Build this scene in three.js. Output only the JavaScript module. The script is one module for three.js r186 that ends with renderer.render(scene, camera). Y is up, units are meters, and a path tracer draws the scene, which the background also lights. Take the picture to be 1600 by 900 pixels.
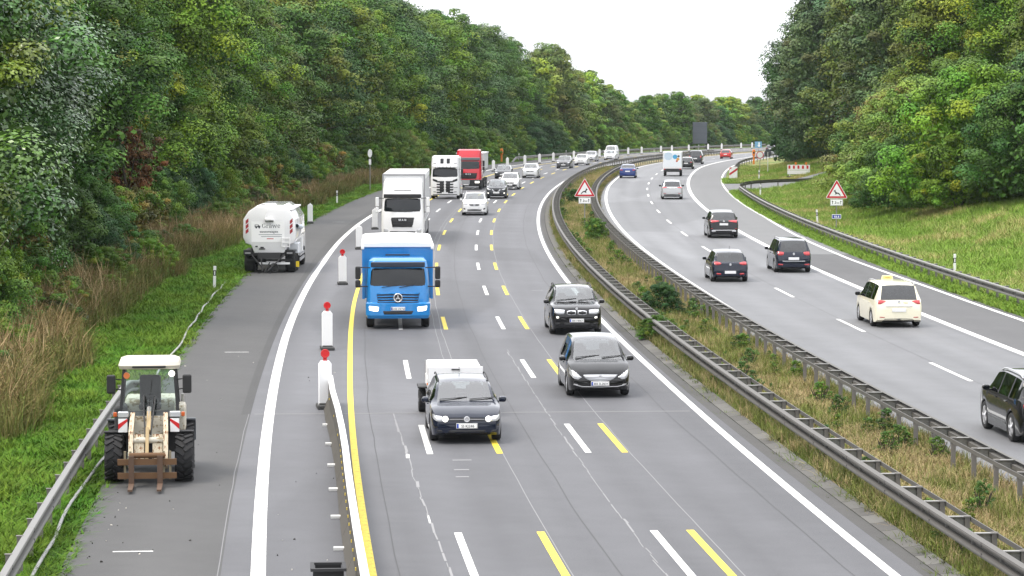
import * as THREE from 'three';
import { mergeGeometries, toCreasedNormals } from 'three/addons/utils/BufferGeometryUtils.js';
import { RoundedBoxGeometry } from 'three/addons/geometries/RoundedBoxGeometry.js';

// ------------------------------------------------------------------ camera, sky, sun, exposure
const scene = new THREE.Scene();
const camera = new THREE.PerspectiveCamera(2 * Math.atan(450 / 4366) * 180 / Math.PI, 16 / 9, 1, 4000);
camera.position.set(0, 8.43, 0);
camera.rotation.x = -Math.atan(293 / 4366);

function mulberry(a) { return () => { a |= 0; a = a + 0x6D2B79F5 | 0; let t = Math.imul(a ^ a >>> 15, 1 | a); t = t + Math.imul(t ^ t >>> 7, 61 | t) ^ t; return ((t ^ t >>> 14) >>> 0) / 4294967296; }; }
function hash2(x, y) { let h = Math.imul(x | 0, 374761393) + Math.imul(y | 0, 668265263) | 0; h = Math.imul(h ^ h >>> 13, 1274126177); return ((h ^ h >>> 16) >>> 0) / 4294967296; }
function vnoise(x, y) { const xi = Math.floor(x), yi = Math.floor(y); let fx = x - xi, fy = y - yi; fx = fx * fx * (3 - 2 * fx); fy = fy * fy * (3 - 2 * fy); const a = hash2(xi, yi), b = hash2(xi + 1, yi), c = hash2(xi, yi + 1), d = hash2(xi + 1, yi + 1); return a + (b - a) * fx + (c - a) * fy + (a - b - c + d) * fx * fy; }
function fbm(x, y, o = 4) { let v = 0, a = 0.5, n = 0; for (let i = 0; i < o; i++) { v += a * vnoise(x, y); n += a; x = x * 2.03 + 17.1; y = y * 2.03 + 9.7; a *= 0.5; } return v / n; }

{ // bright overcast sky: brighter towards the zenith, soft cloud texture, carries on all round
  const w = 512, h = 256, d = new Float32Array(w * h * 4);
  for (let j = 0; j < h; j++) for (let i = 0; i < w; i++) {
    const el = ((j + 0.5) / h - 0.5) * Math.PI, az = (i / w) * 2 * Math.PI, k = (j * w + i) * 4;
    const s = Math.max(0, Math.sin(el));
    const cx = Math.cos(az) * Math.cos(el), cz = Math.sin(az) * Math.cos(el);
    const q = 1 / (0.28 + Math.abs(s));
    const c = fbm(cx * q * 2.2 + 40, cz * q * 2.2 + 40, 5);
    const L = (0.80 + 0.5 * s) * (0.80 + 0.40 * c);
    const b = 1 - c;
    d[k] = L * (1.0 - 0.03 * b); d[k + 1] = L * (1.0 + 0.0 * b); d[k + 2] = L * (1.02 + 0.05 * b); d[k + 3] = 1;
    if (el < 0) { d[k] = d[k + 1] = d[k + 2] = 0.25; }
  }
  const t = new THREE.DataTexture(d, w, h, THREE.RGBAFormat, THREE.FloatType);
  t.mapping = THREE.EquirectangularReflectionMapping; t.magFilter = THREE.LinearFilter; t.minFilter = THREE.LinearFilter; t.needsUpdate = true;
  scene.background = t; scene.environment = t;
}
const sun = new THREE.DirectionalLight(0xfff4e6, 1.4);
sun.position.set(-105, 200, -120); sun.target.position.set(0, 0, -150); sun.castShadow = true; sun.shadow.radius = 34;
sun.shadow.mapSize.set(4096, 4096); Object.assign(sun.shadow.camera, { left: -120, right: 120, top: 260, bottom: -260, near: 1, far: 700 });
scene.add(sun, sun.target);
scene.fog = new THREE.FogExp2(0xdfe8ee, 0.00006);
const renderer = new THREE.WebGLRenderer({ antialias: true });
renderer.setSize(1024, 576);
renderer.shadowMap.enabled = true;
renderer.toneMapping = THREE.LinearToneMapping;
renderer.toneMappingExposure = 2.0;

// ------------------------------------------------------------------ helpers
const usedNames = new Map();
function numbered(n) { const c = usedNames.get(n) || 0; usedNames.set(n, c + 1); return c ? n + '_' + String(c).padStart(3, '0') : n; }
function info(o, label, category, group, kind) { if (label) o.userData.label = label; if (category) o.userData.category = category; if (group) o.userData.group = group; if (kind) o.userData.kind = kind; return o; }
function thing(name, label, category, group) { const g = new THREE.Group(); g.name = numbered(name); scene.add(g); return info(g, label, category, group); }
function structure(name, label) { const g = new THREE.Group(); g.name = numbered(name); scene.add(g); g.userData.kind = 'structure'; if (label) g.userData.label = label; return g; }
function part(parent, name, geo, m, label) { const o = new THREE.Mesh(geo, m); o.name = name; o.castShadow = o.receiveShadow = true; if (label) o.userData.label = label; parent.add(o); return o; }
function lin(r, g, b) { return new THREE.Color().setRGB(r, g, b); }
function std(r, g, b, roughness = 0.8, metalness = 0, extra = {}) { return new THREE.MeshStandardMaterial({ color: lin(r, g, b), roughness, metalness, ...extra }); }
function paint(r, g, b, rough = 0.4, metal = 0) { return new THREE.MeshPhysicalMaterial({ color: lin(r, g, b), roughness: rough, metalness: metal, specularIntensity: 0.15, clearcoat: 1, clearcoatRoughness: 0.05 }); }
function at(o, x = 0, y = 0, z = 0, rx = 0, ry = 0, rz = 0) { o.position.set(x, y, z); o.rotation.set(rx, ry, rz); return o; }
function bx(w, h, d, x = 0, y = 0, z = 0, rx = 0, ry = 0, rz = 0) { const g = new THREE.BoxGeometry(w, h, d); if (rx) g.rotateX(rx); if (ry) g.rotateY(ry); if (rz) g.rotateZ(rz); return g.translate(x, y, z); }
function rbx(w, h, d, r, x = 0, y = 0, z = 0, seg = 2) { return new RoundedBoxGeometry(w, h, d, seg, r).translate(x, y, z); }
function cyl(r0, r1, h, n, x = 0, y = 0, z = 0, rx = 0, rz = 0) { const g = new THREE.CylinderGeometry(r0, r1, h, n); if (rx) g.rotateX(rx); if (rz) g.rotateZ(rz); return g.translate(x, y, z); }
function bar(a, b, w, d = w) { const A = new THREE.Vector3(...a), B = new THREE.Vector3(...b), l = A.distanceTo(B); const g = new THREE.BoxGeometry(w, l, d); const q = new THREE.Quaternion().setFromUnitVectors(new THREE.Vector3(0, 1, 0), B.clone().sub(A).normalize()); g.applyQuaternion(q); return g.translate((A.x + B.x) / 2, (A.y + B.y) / 2, (A.z + B.z) / 2); }
function rod(a, b, r, n = 8) { const A = new THREE.Vector3(...a), B = new THREE.Vector3(...b), l = A.distanceTo(B); const g = new THREE.CylinderGeometry(r, r, l, n); const q = new THREE.Quaternion().setFromUnitVectors(new THREE.Vector3(0, 1, 0), B.clone().sub(A).normalize()); g.applyQuaternion(q); return g.translate((A.x + B.x) / 2, (A.y + B.y) / 2, (A.z + B.z) / 2); }
function merge(list) { return mergeGeometries(list.map(g => { const q = g.index ? g.toNonIndexed() : g; for (const k of Object.keys(q.attributes)) if (!['position', 'normal', 'uv'].includes(k)) q.deleteAttribute(k); return q; })); }
function tube(pts, r, seg = 24, rad = 6) { return new THREE.TubeGeometry(new THREE.CatmullRomCurve3(pts.map(p => p.isVector3 ? p : new THREE.Vector3(...p))), seg, r, rad, false); }
function shapeOf(pts) { const s = new THREE.Shape(); pts.forEach((p, i) => i ? s.lineTo(p[0], p[1]) : s.moveTo(p[0], p[1])); s.closePath(); return s; }
function extr(pts, depth, bevel = 0) { return new THREE.ExtrudeGeometry(shapeOf(pts), { depth, bevelEnabled: bevel > 0, bevelThickness: bevel, bevelSize: bevel, bevelSegments: 1, curveSegments: 6 }); }
function canvasTex(w, h, draw) { const c = document.createElement('canvas'); c.width = w; c.height = h; draw(c.getContext('2d'), w, h); const t = new THREE.CanvasTexture(c); t.colorSpace = THREE.SRGBColorSpace; t.magFilter = THREE.LinearFilter; return t; }
function noiseTex(n, fn, srgb = false) { // fn(u,v) in [0,1) -> [r,g,b] 0..1, tileable by blending
  const d = new Uint8Array(n * n * 4);
  for (let j = 0; j < n; j++) for (let i = 0; i < n; i++) { const c = fn(i, j, n), k = (j * n + i) * 4; for (let q = 0; q < 3; q++) d[k + q] = Math.max(0, Math.min(255, c[q] * 255)); d[k + 3] = 255; }
  const t = new THREE.DataTexture(d, n, n); t.wrapS = t.wrapT = THREE.RepeatWrapping; t.magFilter = THREE.LinearFilter; t.minFilter = THREE.LinearMipmapLinearFilter; if (srgb) t.colorSpace = THREE.SRGBColorSpace; t.needsUpdate = true; return t;
}
const tileNoise = (i, j, n, f) => { const x = i / n * f, y = j / n * f; const xi = Math.floor(x), yi = Math.floor(y); let fx = x - xi, fy = y - yi; fx = fx * fx * (3 - 2 * fx); fy = fy * fy * (3 - 2 * fy); const m = a => ((a % f) + f) % f, H = (a, b) => hash2(m(a) + f * 31, m(b) + f * 57); const a = H(xi, yi), b = H(xi + 1, yi), c = H(xi, yi + 1), d = H(xi + 1, yi + 1); return a + (b - a) * fx + (c - a) * fy + (a - b - c + d) * fx * fy; };

// ------------------------------------------------------------------ the course of the road: u across (right +), s along (away +)
const R0 = 1650, ZC = -182;
const elev = s => { const d = s - 150; return d < 0 ? 0 : -0.0085 * (d < 40 ? d * d / 80 : d - 20); };
function P(u, s, h = 0) { const t = s / R0, r = R0 - u; return new THREE.Vector3(R0 - r * Math.cos(t), h + elev(s), ZC - r * Math.sin(t)); }
const yaw = s => -s / R0;                       // turn of a thing that faces the camera end of the road
function table(...a) { return s => { if (s <= a[0][0]) return a[0][1]; for (let i = 1; i < a.length; i++) if (s <= a[i][0]) { const [s0, v0] = a[i - 1], [s1, v1] = a[i]; return v0 + (v1 - v0) * (s - s0) / (s1 - s0); } return a[a.length - 1][1]; }; }
const fnOf = v => typeof v === 'function' ? v : () => v;
function ribbon(u0, u1, s0, s1, h, { ds = 3, nu = 1, color } = {}) {
  u0 = fnOf(u0); u1 = fnOf(u1); const hf = fnOf(h); const ns = Math.max(1, Math.round((s1 - s0) / ds)); const pos = [], uv = [], col = [], idx = [];
  for (let i = 0; i <= ns; i++) { const s = s0 + (s1 - s0) * i / ns; for (let j = 0; j <= nu; j++) { const a = u0(s), b = u1(s), u = a + (b - a) * j / nu; const p = P(u, s, hf(s, u)); pos.push(p.x, p.y, p.z); uv.push(u, s); if (color) col.push(...color(u, s)); } }
  for (let i = 0; i < ns; i++) for (let j = 0; j < nu; j++) { const a = i * (nu + 1) + j, b = a + 1, c = a + nu + 1, d = c + 1; idx.push(a, b, d, a, d, c); }
  const g = new THREE.BufferGeometry(); g.setAttribute('position', new THREE.Float32BufferAttribute(pos, 3)); g.setAttribute('uv', new THREE.Float32BufferAttribute(uv, 2)); if (color) g.setAttribute('color', new THREE.Float32BufferAttribute(col, 3)); g.setIndex(idx); g.computeVertexNormals(); return g;
}
function sweep(profile, s0, s1, ds, hadd = 0, uadd = 0) { // closed profile of [u, h] swept along the road, with end caps
  const n = profile.length, ns = Math.max(1, Math.round((s1 - s0) / ds)), hf = fnOf(hadd), uf = fnOf(uadd); const tri = []; const ring = s => profile.map(([u, h]) => P(u + uf(s), s, h + hf(s)));
  const push = (a, b, c) => tri.push(a.x, a.y, a.z, b.x, b.y, b.z, c.x, c.y, c.z); let prev = ring(s0); const first = prev;
  for (let i = 1; i <= ns; i++) { const cur = ring(s0 + (s1 - s0) * i / ns); for (let k = 0; k < n; k++) { const l = (k + 1) % n; push(prev[k], prev[l], cur[l]); push(prev[k], cur[l], cur[k]); } prev = cur; }
  const cap = THREE.ShapeUtils.triangulateShape(profile.map(p => new THREE.Vector2(...p)), []); for (const [a, b, c] of cap) { push(first[a], first[b], first[c]); push(prev[a], prev[c], prev[b]); }
  const g = new THREE.BufferGeometry(); g.setAttribute('position', new THREE.Float32BufferAttribute(tri, 3)); g.computeVertexNormals(); return g;
}
function place(o, u, s, h = 0, turn = 0) { o.position.copy(P(u, s, h)); o.rotation.y = yaw(s) + turn; return o; }

// ------------------------------------------------------------------ terrain
const smooth = (a, b, x) => { x = Math.min(1, Math.max(0, (x - a) / (b - a))); return x * x * (3 - 2 * x); };
const roadEdgeL = table([-190, -13.3], [-60, -13.5], [19, -14.1], [80, -14.4], [500, -14.4]);
function groundH(u, s) {
  let h = -0.03;
  if (u < -15) h += Math.min(1.6, (-15 - u) * 0.07 * smooth(-15, -24, u));
  if (u > 19.5) h += Math.min(6, (u - 19.5) * 0.15 * smooth(20, 30, u));
  if (u > 2.6 && u < 6.6) h += 0.05 * fbm(u * 1.3, s * 0.4);
  if (u < -13.6 || u > 18.6) h += 0.16 * (fbm(u * 0.5 + 9, s * 0.3) - 0.5) * smooth(0, 1.5, u < 0 ? -13.6 - u : u - 18.6);
  if ((u > -13.3 && u < 2.5) || (u > 6.6 && u < 18.2)) h = -0.12;
  return h;
}
// ------------------------------------------------------------------ surface materials
const asphaltTex = noiseTex(1024, (i, j, n) => { const g = hash2(i, j) * 0.5 + hash2(i >> 1, j >> 1) * 0.5; const m = tileNoise(i, j, n, 16) * 0.5 + tileNoise(i, j, n, 5) * 0.5; const v = 0.70 + 0.30 * g + 0.16 * (m - 0.5); return [v, v, v]; });
asphaltTex.repeat.set(1 / 5.3, 1 / 5.3);
const asphaltBump = noiseTex(512, (i, j) => { const v = hash2(i, j) * 0.6 + hash2(i >> 1, j >> 1) * 0.4; return [v, v, v]; });
asphaltBump.repeat.set(1 / 2.1, 1 / 2.1);
const asphaltMat = (r, g, b, rough = 0.82) => new THREE.MeshStandardMaterial({ color: lin(r, g, b), map: asphaltTex, bumpMap: asphaltBump, bumpScale: 0.004, roughness: rough, vertexColors: true });
const M = {
  lane: asphaltMat(0.114, 0.116, 0.125, 0.7), shoulder: asphaltMat(0.083, 0.083, 0.083), laneR: asphaltMat(0.172, 0.176, 0.184, 0.62), exitLane: asphaltMat(0.158, 0.160, 0.162, 0.65), gutter: asphaltMat(0.082, 0.08, 0.077, 0.9),
};
const wearTex = noiseTex(512, (i, j, n) => { const c = tileNoise(i, j, n, 64) * 0.4 + hash2(i, j) * 0.35 + tileNoise(i, j, n, 9) * 0.25; const chip = smooth(0.62, 0.74, tileNoise(i, j, n, 40) * 0.55 + tileNoise(i, j, n, 110) * 0.45); const v = (0.78 + 0.26 * c) * (1 - 0.42 * chip); return [v, v, v * 0.985]; });
wearTex.repeat.set(0.5, 0.5);
M.white = new THREE.MeshStandardMaterial({ color: lin(0.78, 0.78, 0.77), map: wearTex, roughness: 0.6 });
M.yellow = new THREE.MeshStandardMaterial({ color: lin(0.86, 0.66, 0.045), map: wearTex, roughness: 0.6 });
M.residue = std(0.24, 0.24, 0.245, 0.85); M.faint = std(0.18, 0.18, 0.185, 0.85);
const metalTex = noiseTex(256, (i, j, n) => { const v = 0.62 + 0.3 * tileNoise(i, j, n, 8) + 0.14 * hash2(i, j); return [v, v, v]; });
M.zinc = new THREE.MeshStandardMaterial({ color: lin(0.33, 0.325, 0.31), roughness: 0.5, metalness: 0.35, map: metalTex });
M.zincOld = new THREE.MeshStandardMaterial({ color: lin(0.185, 0.178, 0.165), roughness: 0.65, metalness: 0.25, map: metalTex });
M.zincPost = std(0.18, 0.168, 0.155, 0.7, 0.2);
M.white2 = std(0.80, 0.80, 0.80, 0.45); M.black = std(0.012, 0.012, 0.013, 0.55); M.rubber = std(0.017, 0.017, 0.018, 0.85); M.dark = std(0.03, 0.03, 0.032, 0.7);
M.red = std(0.55, 0.012, 0.015, 0.4); M.signWhite = std(0.80, 0.80, 0.80, 0.4); M.grey = std(0.3, 0.3, 0.31, 0.6); M.concrete = std(0.26, 0.25, 0.235, 0.9);
M.chrome = std(0.82, 0.82, 0.84, 0.18, 0.7); M.silver = std(0.56, 0.57, 0.59, 0.35, 0.35); M.orange = std(0.75, 0.21, 0.02, 0.5);

// subtle lengthwise wear of the running lanes: grain in patches
function roadTint(amp, f = 0.35, seed = 0) { return (u, s) => { const a = fbm(u * 1.1 + seed, s * 0.035 + seed, 3), b = fbm(u * f + seed * 3, s * 0.12, 3); const v = 1 + amp * (a - 0.5) * 1.5 + amp * (b - 0.5); return [v, v, v]; }; }
// wheel tracks, drip lines and re-laid stretches belong to the surface: uneven bands broken up by noise
function wornTint(lanes, amp, seed) { const base = roadTint(amp, 0.35, seed); return (u, s) => { let [v] = base(u, s); for (const c of lanes) { const d = u - c - 0.12 * (fbm(s * 0.02 + c, seed) - 0.5) * 4; const n = 0.5 + 1.0 * fbm(u * 2.2 + c * 7, s * 0.06 + seed, 3); v -= 0.10 * n * Math.exp(-((Math.abs(d) - 0.85) ** 2) / 0.07); v += 0.075 * n * Math.exp(-(d * d) / 0.10); } const patchy = fbm(u * 0.2 + 70 + seed, s * 0.03, 2); v *= 1 + 0.22 * (smooth(0.52, 0.56, patchy) - 0.5); return [v, v, v * 1.005]; }; }
const SN = -185, SF = 520;
const carL = structure('left_carriageway', 'grey asphalt lanes of the oncoming traffic');
part(carL, 'lane_surface', ribbon(-10.5, 1.95, SN, SF, 0, { ds: 1.8, nu: 64, color: wornTint([-9.0, -6.1, -2.85, 0.2], 0.2, 0) }), M.lane);
const carR = structure('right_carriageway', 'light grey asphalt lanes leading away');
part(carR, 'lane_surface', ribbon(6.62, 14.75, SN, SF, 0, { ds: 1.8, nu: 44, color: wornTint([9.05, 12.75], 0.14, 5) }), M.laneR);
const exitEdge = table([-190, 18.25], [60, 18.35], [110, 18.7], [520, 18.7]); part(carR, 'exit_lane', ribbon(14.75, exitEdge, SN, -29, 0, { ds: 2.5, nu: 10, color: roadTint(0.12, 0.3, 2) }), asphaltMat(0.108, 0.109, 0.112));
part(carR, 'exit_lane', ribbon(14.75, exitEdge, -29, SF, 0, { ds: 2.5, nu: 10, color: roadTint(0.10, 0.3, 9) }), M.exitLane);
const shoulder = structure('hard_shoulder', 'dark asphalt hard shoulder beside the verge');
const seamU = table([-106.6, -10.75], [-50, -10.75], [0, -11.2], [60, -11.2], [520, -11.0]);
part(shoulder, 'shoulder_surface', ribbon(roadEdgeL, -10.5, SN, SF, 0.001, { ds: 2, nu: 10, color: roadTint(0.14, 0.6, 3) }), M.shoulder);
part(shoulder, 'seam_strip', ribbon(s => seamU(s), -10.5, -106.6, SF, 0.004, { ds: 2, nu: 2, color: (u, s) => { const v = 0.72 + 0.12 * fbm(u * 3, s * 0.2); return [v, v, v]; } }), M.shoulder);
// ragged grass edge of the shoulder is covered by the verge tufts further down
const gut = structure('gutter', 'narrow paved gutter beside the median grass');
part(gut, 'asphalt_strip', ribbon(1.95, 2.25, SN, 200, 0.002, { ds: 2, nu: 2, color: roadTint(0.25, 1, 4) }), M.gutter);
{ const m = [0, 1, 2].map(i => std(0.085 + 0.02 * i, 0.082 + 0.02 * i, 0.076 + 0.018 * i, 0.92)); const r = mulberry(5);
  for (let s = -140; s < -40; s += 1.0) part(gut, 'slab', sweep([[2.27, -0.05], [2.27, 0.012], [2.42, 0.02], [2.62, 0.055], [2.62, -0.05]], s + 0.012, s + 0.988, 1, () => (r() - 0.5) * 0.012 * 0), m[Math.floor(r() * 3)]);
  part(gut, 'slab_strip', sweep([[2.27, -0.05], [2.27, 0.012], [2.42, 0.02], [2.62, 0.055], [2.62, -0.05]], -40, 200, 4), m[1]); }
part(gut, 'asphalt_strip', ribbon(6.35, 6.62, SN, 250, 0.002, { ds: 2, nu: 2, color: roadTint(0.25, 1, 7) }), M.gutter);

// ---- markings
const mk = 0.0045;
function line(parent, name, uc, w, s0, s1, m, h = mk) { const f = fnOf(uc); return part(parent, name, ribbon(s => f(s) - w / 2, s => f(s) + w / 2, s0, s1, h, { ds: 2 }), m); }
const uA = table([-140, -9.78], [-111, -9.97], [-82, -10.14], [-56, -10.2], [-37, -10.23], [-13, -10.42], [10, -10.5], [160, -10.3], [520, -10.5]);
const uB = table([-140, 1.4], [-119, 1.55], [-95, 1.69], [-60, 1.77], [520, 1.8]);
const uC = table([-140, 7.45], [-55, 7.42], [-7, 7.22], [44, 7.1], [96, 6.9], [520, 6.9]);
const uE = table([-140, 14.45], [-60, 14.7], [60, 14.68], [140, 14.75], [520, 14.9]);
const uF = table([-140, 17.85], [-57, 17.9], [-34, 17.65], [-15, 17.7], [21, 18.2], [110, 18.2], [166, 18.5], [520, 18.5]);
line(carL, 'edge_line', uA, 0.27, SN, SF, M.white);
line(carL, 'edge_line', uB, 0.2, SN, SF, M.white);
line(carR, 'edge_line', uC, 0.22, SN, SF, M.white);
line(carR, 'edge_line', uE, 0.3, SN, SF, M.white);
line(carR, 'edge_line', uF, 0.2, SN, SF, M.white);
line(carL, 'temporary_edge_line', table([-190, -7.85], [-122, -7.8], [-91, -7.79], [-66, -7.89], [520, -7.85]), 0.16, SN, SF, M.yellow, 0.009);
for (let k = 0; k < 34; k++) { const s = -130.5 + 18.15 * k; if (s > 470) break;
  const w = (u, m, width = 0.15) => line(carL, 'dash', u, width, s - 3, s + 3, m);
  w(-6.0, M.white); w(k ? -2.2 - Math.max(0, s) * 0.006 * (s < 40 ? 1 : 0) : -2.15, M.white); w(k ? -4.33 : -4.38, M.yellow, 0.155); w(k ? -1.32 : -1.43, M.yellow, 0.155); }
for (let k = -3; k < 33; k++) { const s = -96 + 18.15 * k; line(carR, 'dash', table([-150, 10.8], [-80, 10.9], [20, 10.9], [90, 10.7], [520, 10.7]), 0.15, s - 3, s + 3, M.white); }
{ // scraped-off old lines, joints and a transverse seam
  const r = mulberry(77);
  const wob = (u, a, f, seed) => s => u + a * (fbm(s * f + seed, seed) - 0.5);
  line(carL, 'line_residue', wob(-4.5, 0.1, 0.3, 2), 0.022, -95, 60, M.residue, 0.004);
  line(carL, 'line_residue', wob(-4.72, 0.1, 0.3, 5), 0.018, -95, 60, M.residue, 0.004);
  line(carL, 'line_residue', wob(-1.2, 0.05, 0.3, 6), 0.02, -136, 60, M.residue, 0.004);
  line(carL, 'line_residue', wob(-4.25, 0.05, 0.3, 8), 0.018, -136, -100, M.residue, 0.004);
  line(carR, 'line_residue', wob(12.95, 0.1, 0.1, 7), 0.05, -130, -35, M.faint, 0.004);
  line(shoulder, 'joint', wob(-10.56, 0.05, 0.5, 3), 0.02, -150, -106.5, M.faint, 0.005);
  const blot = (u0, s0, s1, wide, mix) => { for (let s = s0; s < s1;) { const l = 0.4 + r() * 1.1, wd = 0.018 + r() * r() * wide, u = u0(s) + (r() - 0.5) * 0.05; line(carL, 'line_residue', t => u + 0.03 * (hash2(t * 9, 3) - 0.5), wd, s, s + l, r() < mix ? M.white : M.residue, 0.0042); s += l * (0.75 + r() * 0.5); } };
  blot(table([-140, -6.35], [-106, -6.65]), -138, -107, 0.11, 0.1); blot(table([-140, -2.62], [-106, -2.5]), -138, -88, 0.035, 0);
  const jointGeo = ribbon(-10.4, 1.4, -106.62, -106.5, 0.0042, { ds: 0.12, nu: 20 }); part(carL, 'transverse_joint', jointGeo, std(0.21, 0.21, 0.21, 0.9));
  for (const [u, a, b, sd] of [[-7.3, -150, 300, 11], [0.75, -150, 120, 13], [-3.4, -150, 40, 17]]) line(carL, 'sealed_joint', wob(u, 0.12, 0.2, sd), 0.022, a, b, std(0.05, 0.05, 0.052, 0.7), 0.0035);
  for (const [u, a, b, sd] of [[10.98, -150, 300, 21], [14.3, -150, 300, 23]]) line(carR, 'sealed_joint', wob(u, 0.06, 0.2, sd), 0.02, a, b, std(0.07, 0.07, 0.072, 0.7), 0.0035);
  for (const [u, s, l] of [[-12.2, -129.3, 0.75], [-11.6, -88, 0.8], [-12.1, 12, 0.9]]) part(shoulder, 'chalk_mark', ribbon(u - l / 2, u + l / 2, s - 0.05, s + 0.05, 0.0055, { ds: 0.1 }), M.white);
  for (const [u, s, l] of [[-0.2, 15, 1.4], [-0.1, -4, 1.2], [0.1, -58, 0.5], [-0.3, -88, 0.5], [-5.4, -112, 0.5], [-5.3, -116.5, 0.45], [-5.4, -118.2, 0.35], [-5.45, -119.4, 0.3]]) part(carL, 'scrape_mark', ribbon(u - l / 2, u + l / 2, s - 0.1, s + 0.06, 0.0055, { ds: 0.16 }), M.residue);
}

// ---- ground: one sheet, grass to soil to straw by where plants grow
{ const us = []; for (let u = -420; u < -60; u += 30) us.push(u); for (let u = -60; u < -30; u += 5) us.push(u); for (let u = -30; u < 40; u += 0.6) us.push(u); for (let u = 40; u < 80; u += 5) us.push(u); for (let u = 80; u <= 500; u += 35) us.push(u);
  const ss = []; for (let s = -260; s < -150; s += 20) ss.push(s); for (let s = -150; s < 130; s += 1.4) ss.push(s); for (let s = 130; s < 480; s += 7) ss.push(s); for (let s = 480; s <= 1400; s += 60) ss.push(s);
  const pos = [], uv = [], col = [], idx = [];
  for (const s of ss) for (const u of us) { const p = P(u, s, groundH(u, s)); pos.push(p.x, p.y, p.z); uv.push(u, s);
    const n = fbm(u * 0.9, s * 0.5), n2 = fbm(u * 0.25 + 30, s * 0.15);
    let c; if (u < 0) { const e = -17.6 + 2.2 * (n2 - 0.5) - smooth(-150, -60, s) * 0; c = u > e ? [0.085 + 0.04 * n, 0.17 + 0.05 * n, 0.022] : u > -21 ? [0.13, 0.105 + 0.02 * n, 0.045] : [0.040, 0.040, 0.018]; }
    else if (u < 10) { const straw = smooth(0.40, 0.6, n2 * 0.6 + n * 0.4 + (u > 4 ? 0.08 : -0.1)); c = [0.075 + straw * 0.17, 0.10 + straw * 0.095, 0.028 + straw * 0.065]; }
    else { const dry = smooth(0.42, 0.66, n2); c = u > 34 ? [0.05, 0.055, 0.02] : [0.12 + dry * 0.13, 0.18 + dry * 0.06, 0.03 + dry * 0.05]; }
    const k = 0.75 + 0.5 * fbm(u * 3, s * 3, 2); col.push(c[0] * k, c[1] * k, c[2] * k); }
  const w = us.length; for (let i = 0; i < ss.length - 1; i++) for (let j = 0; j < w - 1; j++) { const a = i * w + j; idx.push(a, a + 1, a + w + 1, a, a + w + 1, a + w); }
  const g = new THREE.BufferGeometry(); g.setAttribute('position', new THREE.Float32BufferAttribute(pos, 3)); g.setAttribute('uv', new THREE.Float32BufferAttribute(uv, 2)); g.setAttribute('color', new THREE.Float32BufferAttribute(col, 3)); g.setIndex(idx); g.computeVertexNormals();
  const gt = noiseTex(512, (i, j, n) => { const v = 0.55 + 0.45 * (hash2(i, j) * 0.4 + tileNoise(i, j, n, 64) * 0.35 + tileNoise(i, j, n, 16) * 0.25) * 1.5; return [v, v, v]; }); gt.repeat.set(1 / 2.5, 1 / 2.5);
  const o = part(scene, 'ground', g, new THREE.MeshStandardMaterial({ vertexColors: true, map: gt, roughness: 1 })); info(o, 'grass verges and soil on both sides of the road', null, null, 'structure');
}
// side track that leaves the exit lane on the right
{ const t = structure('side_track', 'short paved opening in the right verge');
  part(t, 'track_surface', ribbon(18.3, table([78, 18.6], [84, 22], [90, 26], [98, 30], [101, 30]), 78, 101, (s, u) => Math.max(groundH(u, s) + 0.1, 0.003), { ds: 1.5, nu: 10, color: roadTint(0.1) }), M.exitLane); }

// ------------------------------------------------------------------ guardrails
const wProfile = (u, dir, top = 0.75) => { const a = [[0.02, 0], [-0.08, 0.015], [-0.09, 0.05], [-0.08, 0.088], [0.06, 0.1], [0.06, 0.21], [-0.08, 0.222], [-0.09, 0.26], [-0.08, 0.295], [0.02, 0.31]]; const q = [...a.map(([x, y]) => [u + dir * -x * -1, top - y]), ...a.slice().reverse().map(([x, y]) => [u + dir * (x + 0.014), top - y])]; return q; };
const postGeo = merge([bx(0.13, 0.012, 0.09, 0, 0.748, 0), bx(0.1, 0.95, 0.012, 0, 0.27, -0.025), bx(0.1, 0.95, 0.012, 0, 0.27, 0.025), bx(0.012, 0.95, 0.05, -0.044, 0.27, 0)]);
function guardrail(label, { u, dir, s0, s1, seg = 4, post = 2, spacer = 0, back = false, matBeam = M.zinc, top = 0.75, group, endDrop = 0, startDrop = 0, stop = 1e9, postTop = 0 }) {
  const g = thing('guardrail', label, 'guardrail', group);
  for (let s = s0; s < s1 - 0.1; s += seg) { const e = Math.min(s1, s + seg); const drop = q => -0.62 * (endDrop ? smooth(s1 - endDrop, s1, q) : 0) - 0.62 * (startDrop ? 1 - smooth(s0, s0 + startDrop, q) : 0);
    const o = part(g, 'beam', sweep(wProfile(u, dir, top + 0.0015 * ((s / seg | 0) % 2)), s, e + 0.12 * 0, (endDrop || startDrop) ? 1 : 4, drop), matBeam);
    if (back) part(g, 'rear_strap', sweep([[u + dir * spacer, top - 0.11], [u + dir * (spacer + 0.02), top - 0.11], [u + dir * (spacer + 0.02), top - 0.02], [u + dir * spacer, top - 0.02]], s, e, 4), M.zincOld);
    if (s < 30) { place(part(g, 'splice_joint', bx(0.014, 0.07, 0.03, 0, top - 0.062, 0), M.dark), u - dir * 0.083, s, 0); place(part(g, 'splice_joint', bx(0.014, 0.07, 0.03, 0, top - 0.247, 0), M.dark), u - dir * 0.083, s, 0); } }
  for (let s = s0 + 1; s < Math.min(s1, stop); s += s > 90 ? post * 2 : post) { const pu = u + dir * (spacer ? spacer - 0.06 : 0.08); const drop = (endDrop && s > s1 - endDrop) || (startDrop && s < s0 + startDrop); if (drop) continue;
    const o = part(g, 'post', postGeo, M.zincPost); place(o, pu, s, postTop);
    if (spacer) { const sp = part(g, 'spacer', merge([bx(spacer, 0.016, 0.11, 0, top - 0.012, 0), bx(spacer, 0.2, 0.014, 0, top - 0.12, -0.045)]), M.zinc); place(sp, u + dir * spacer / 2, s, 0); } }
  return g;
}
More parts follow.
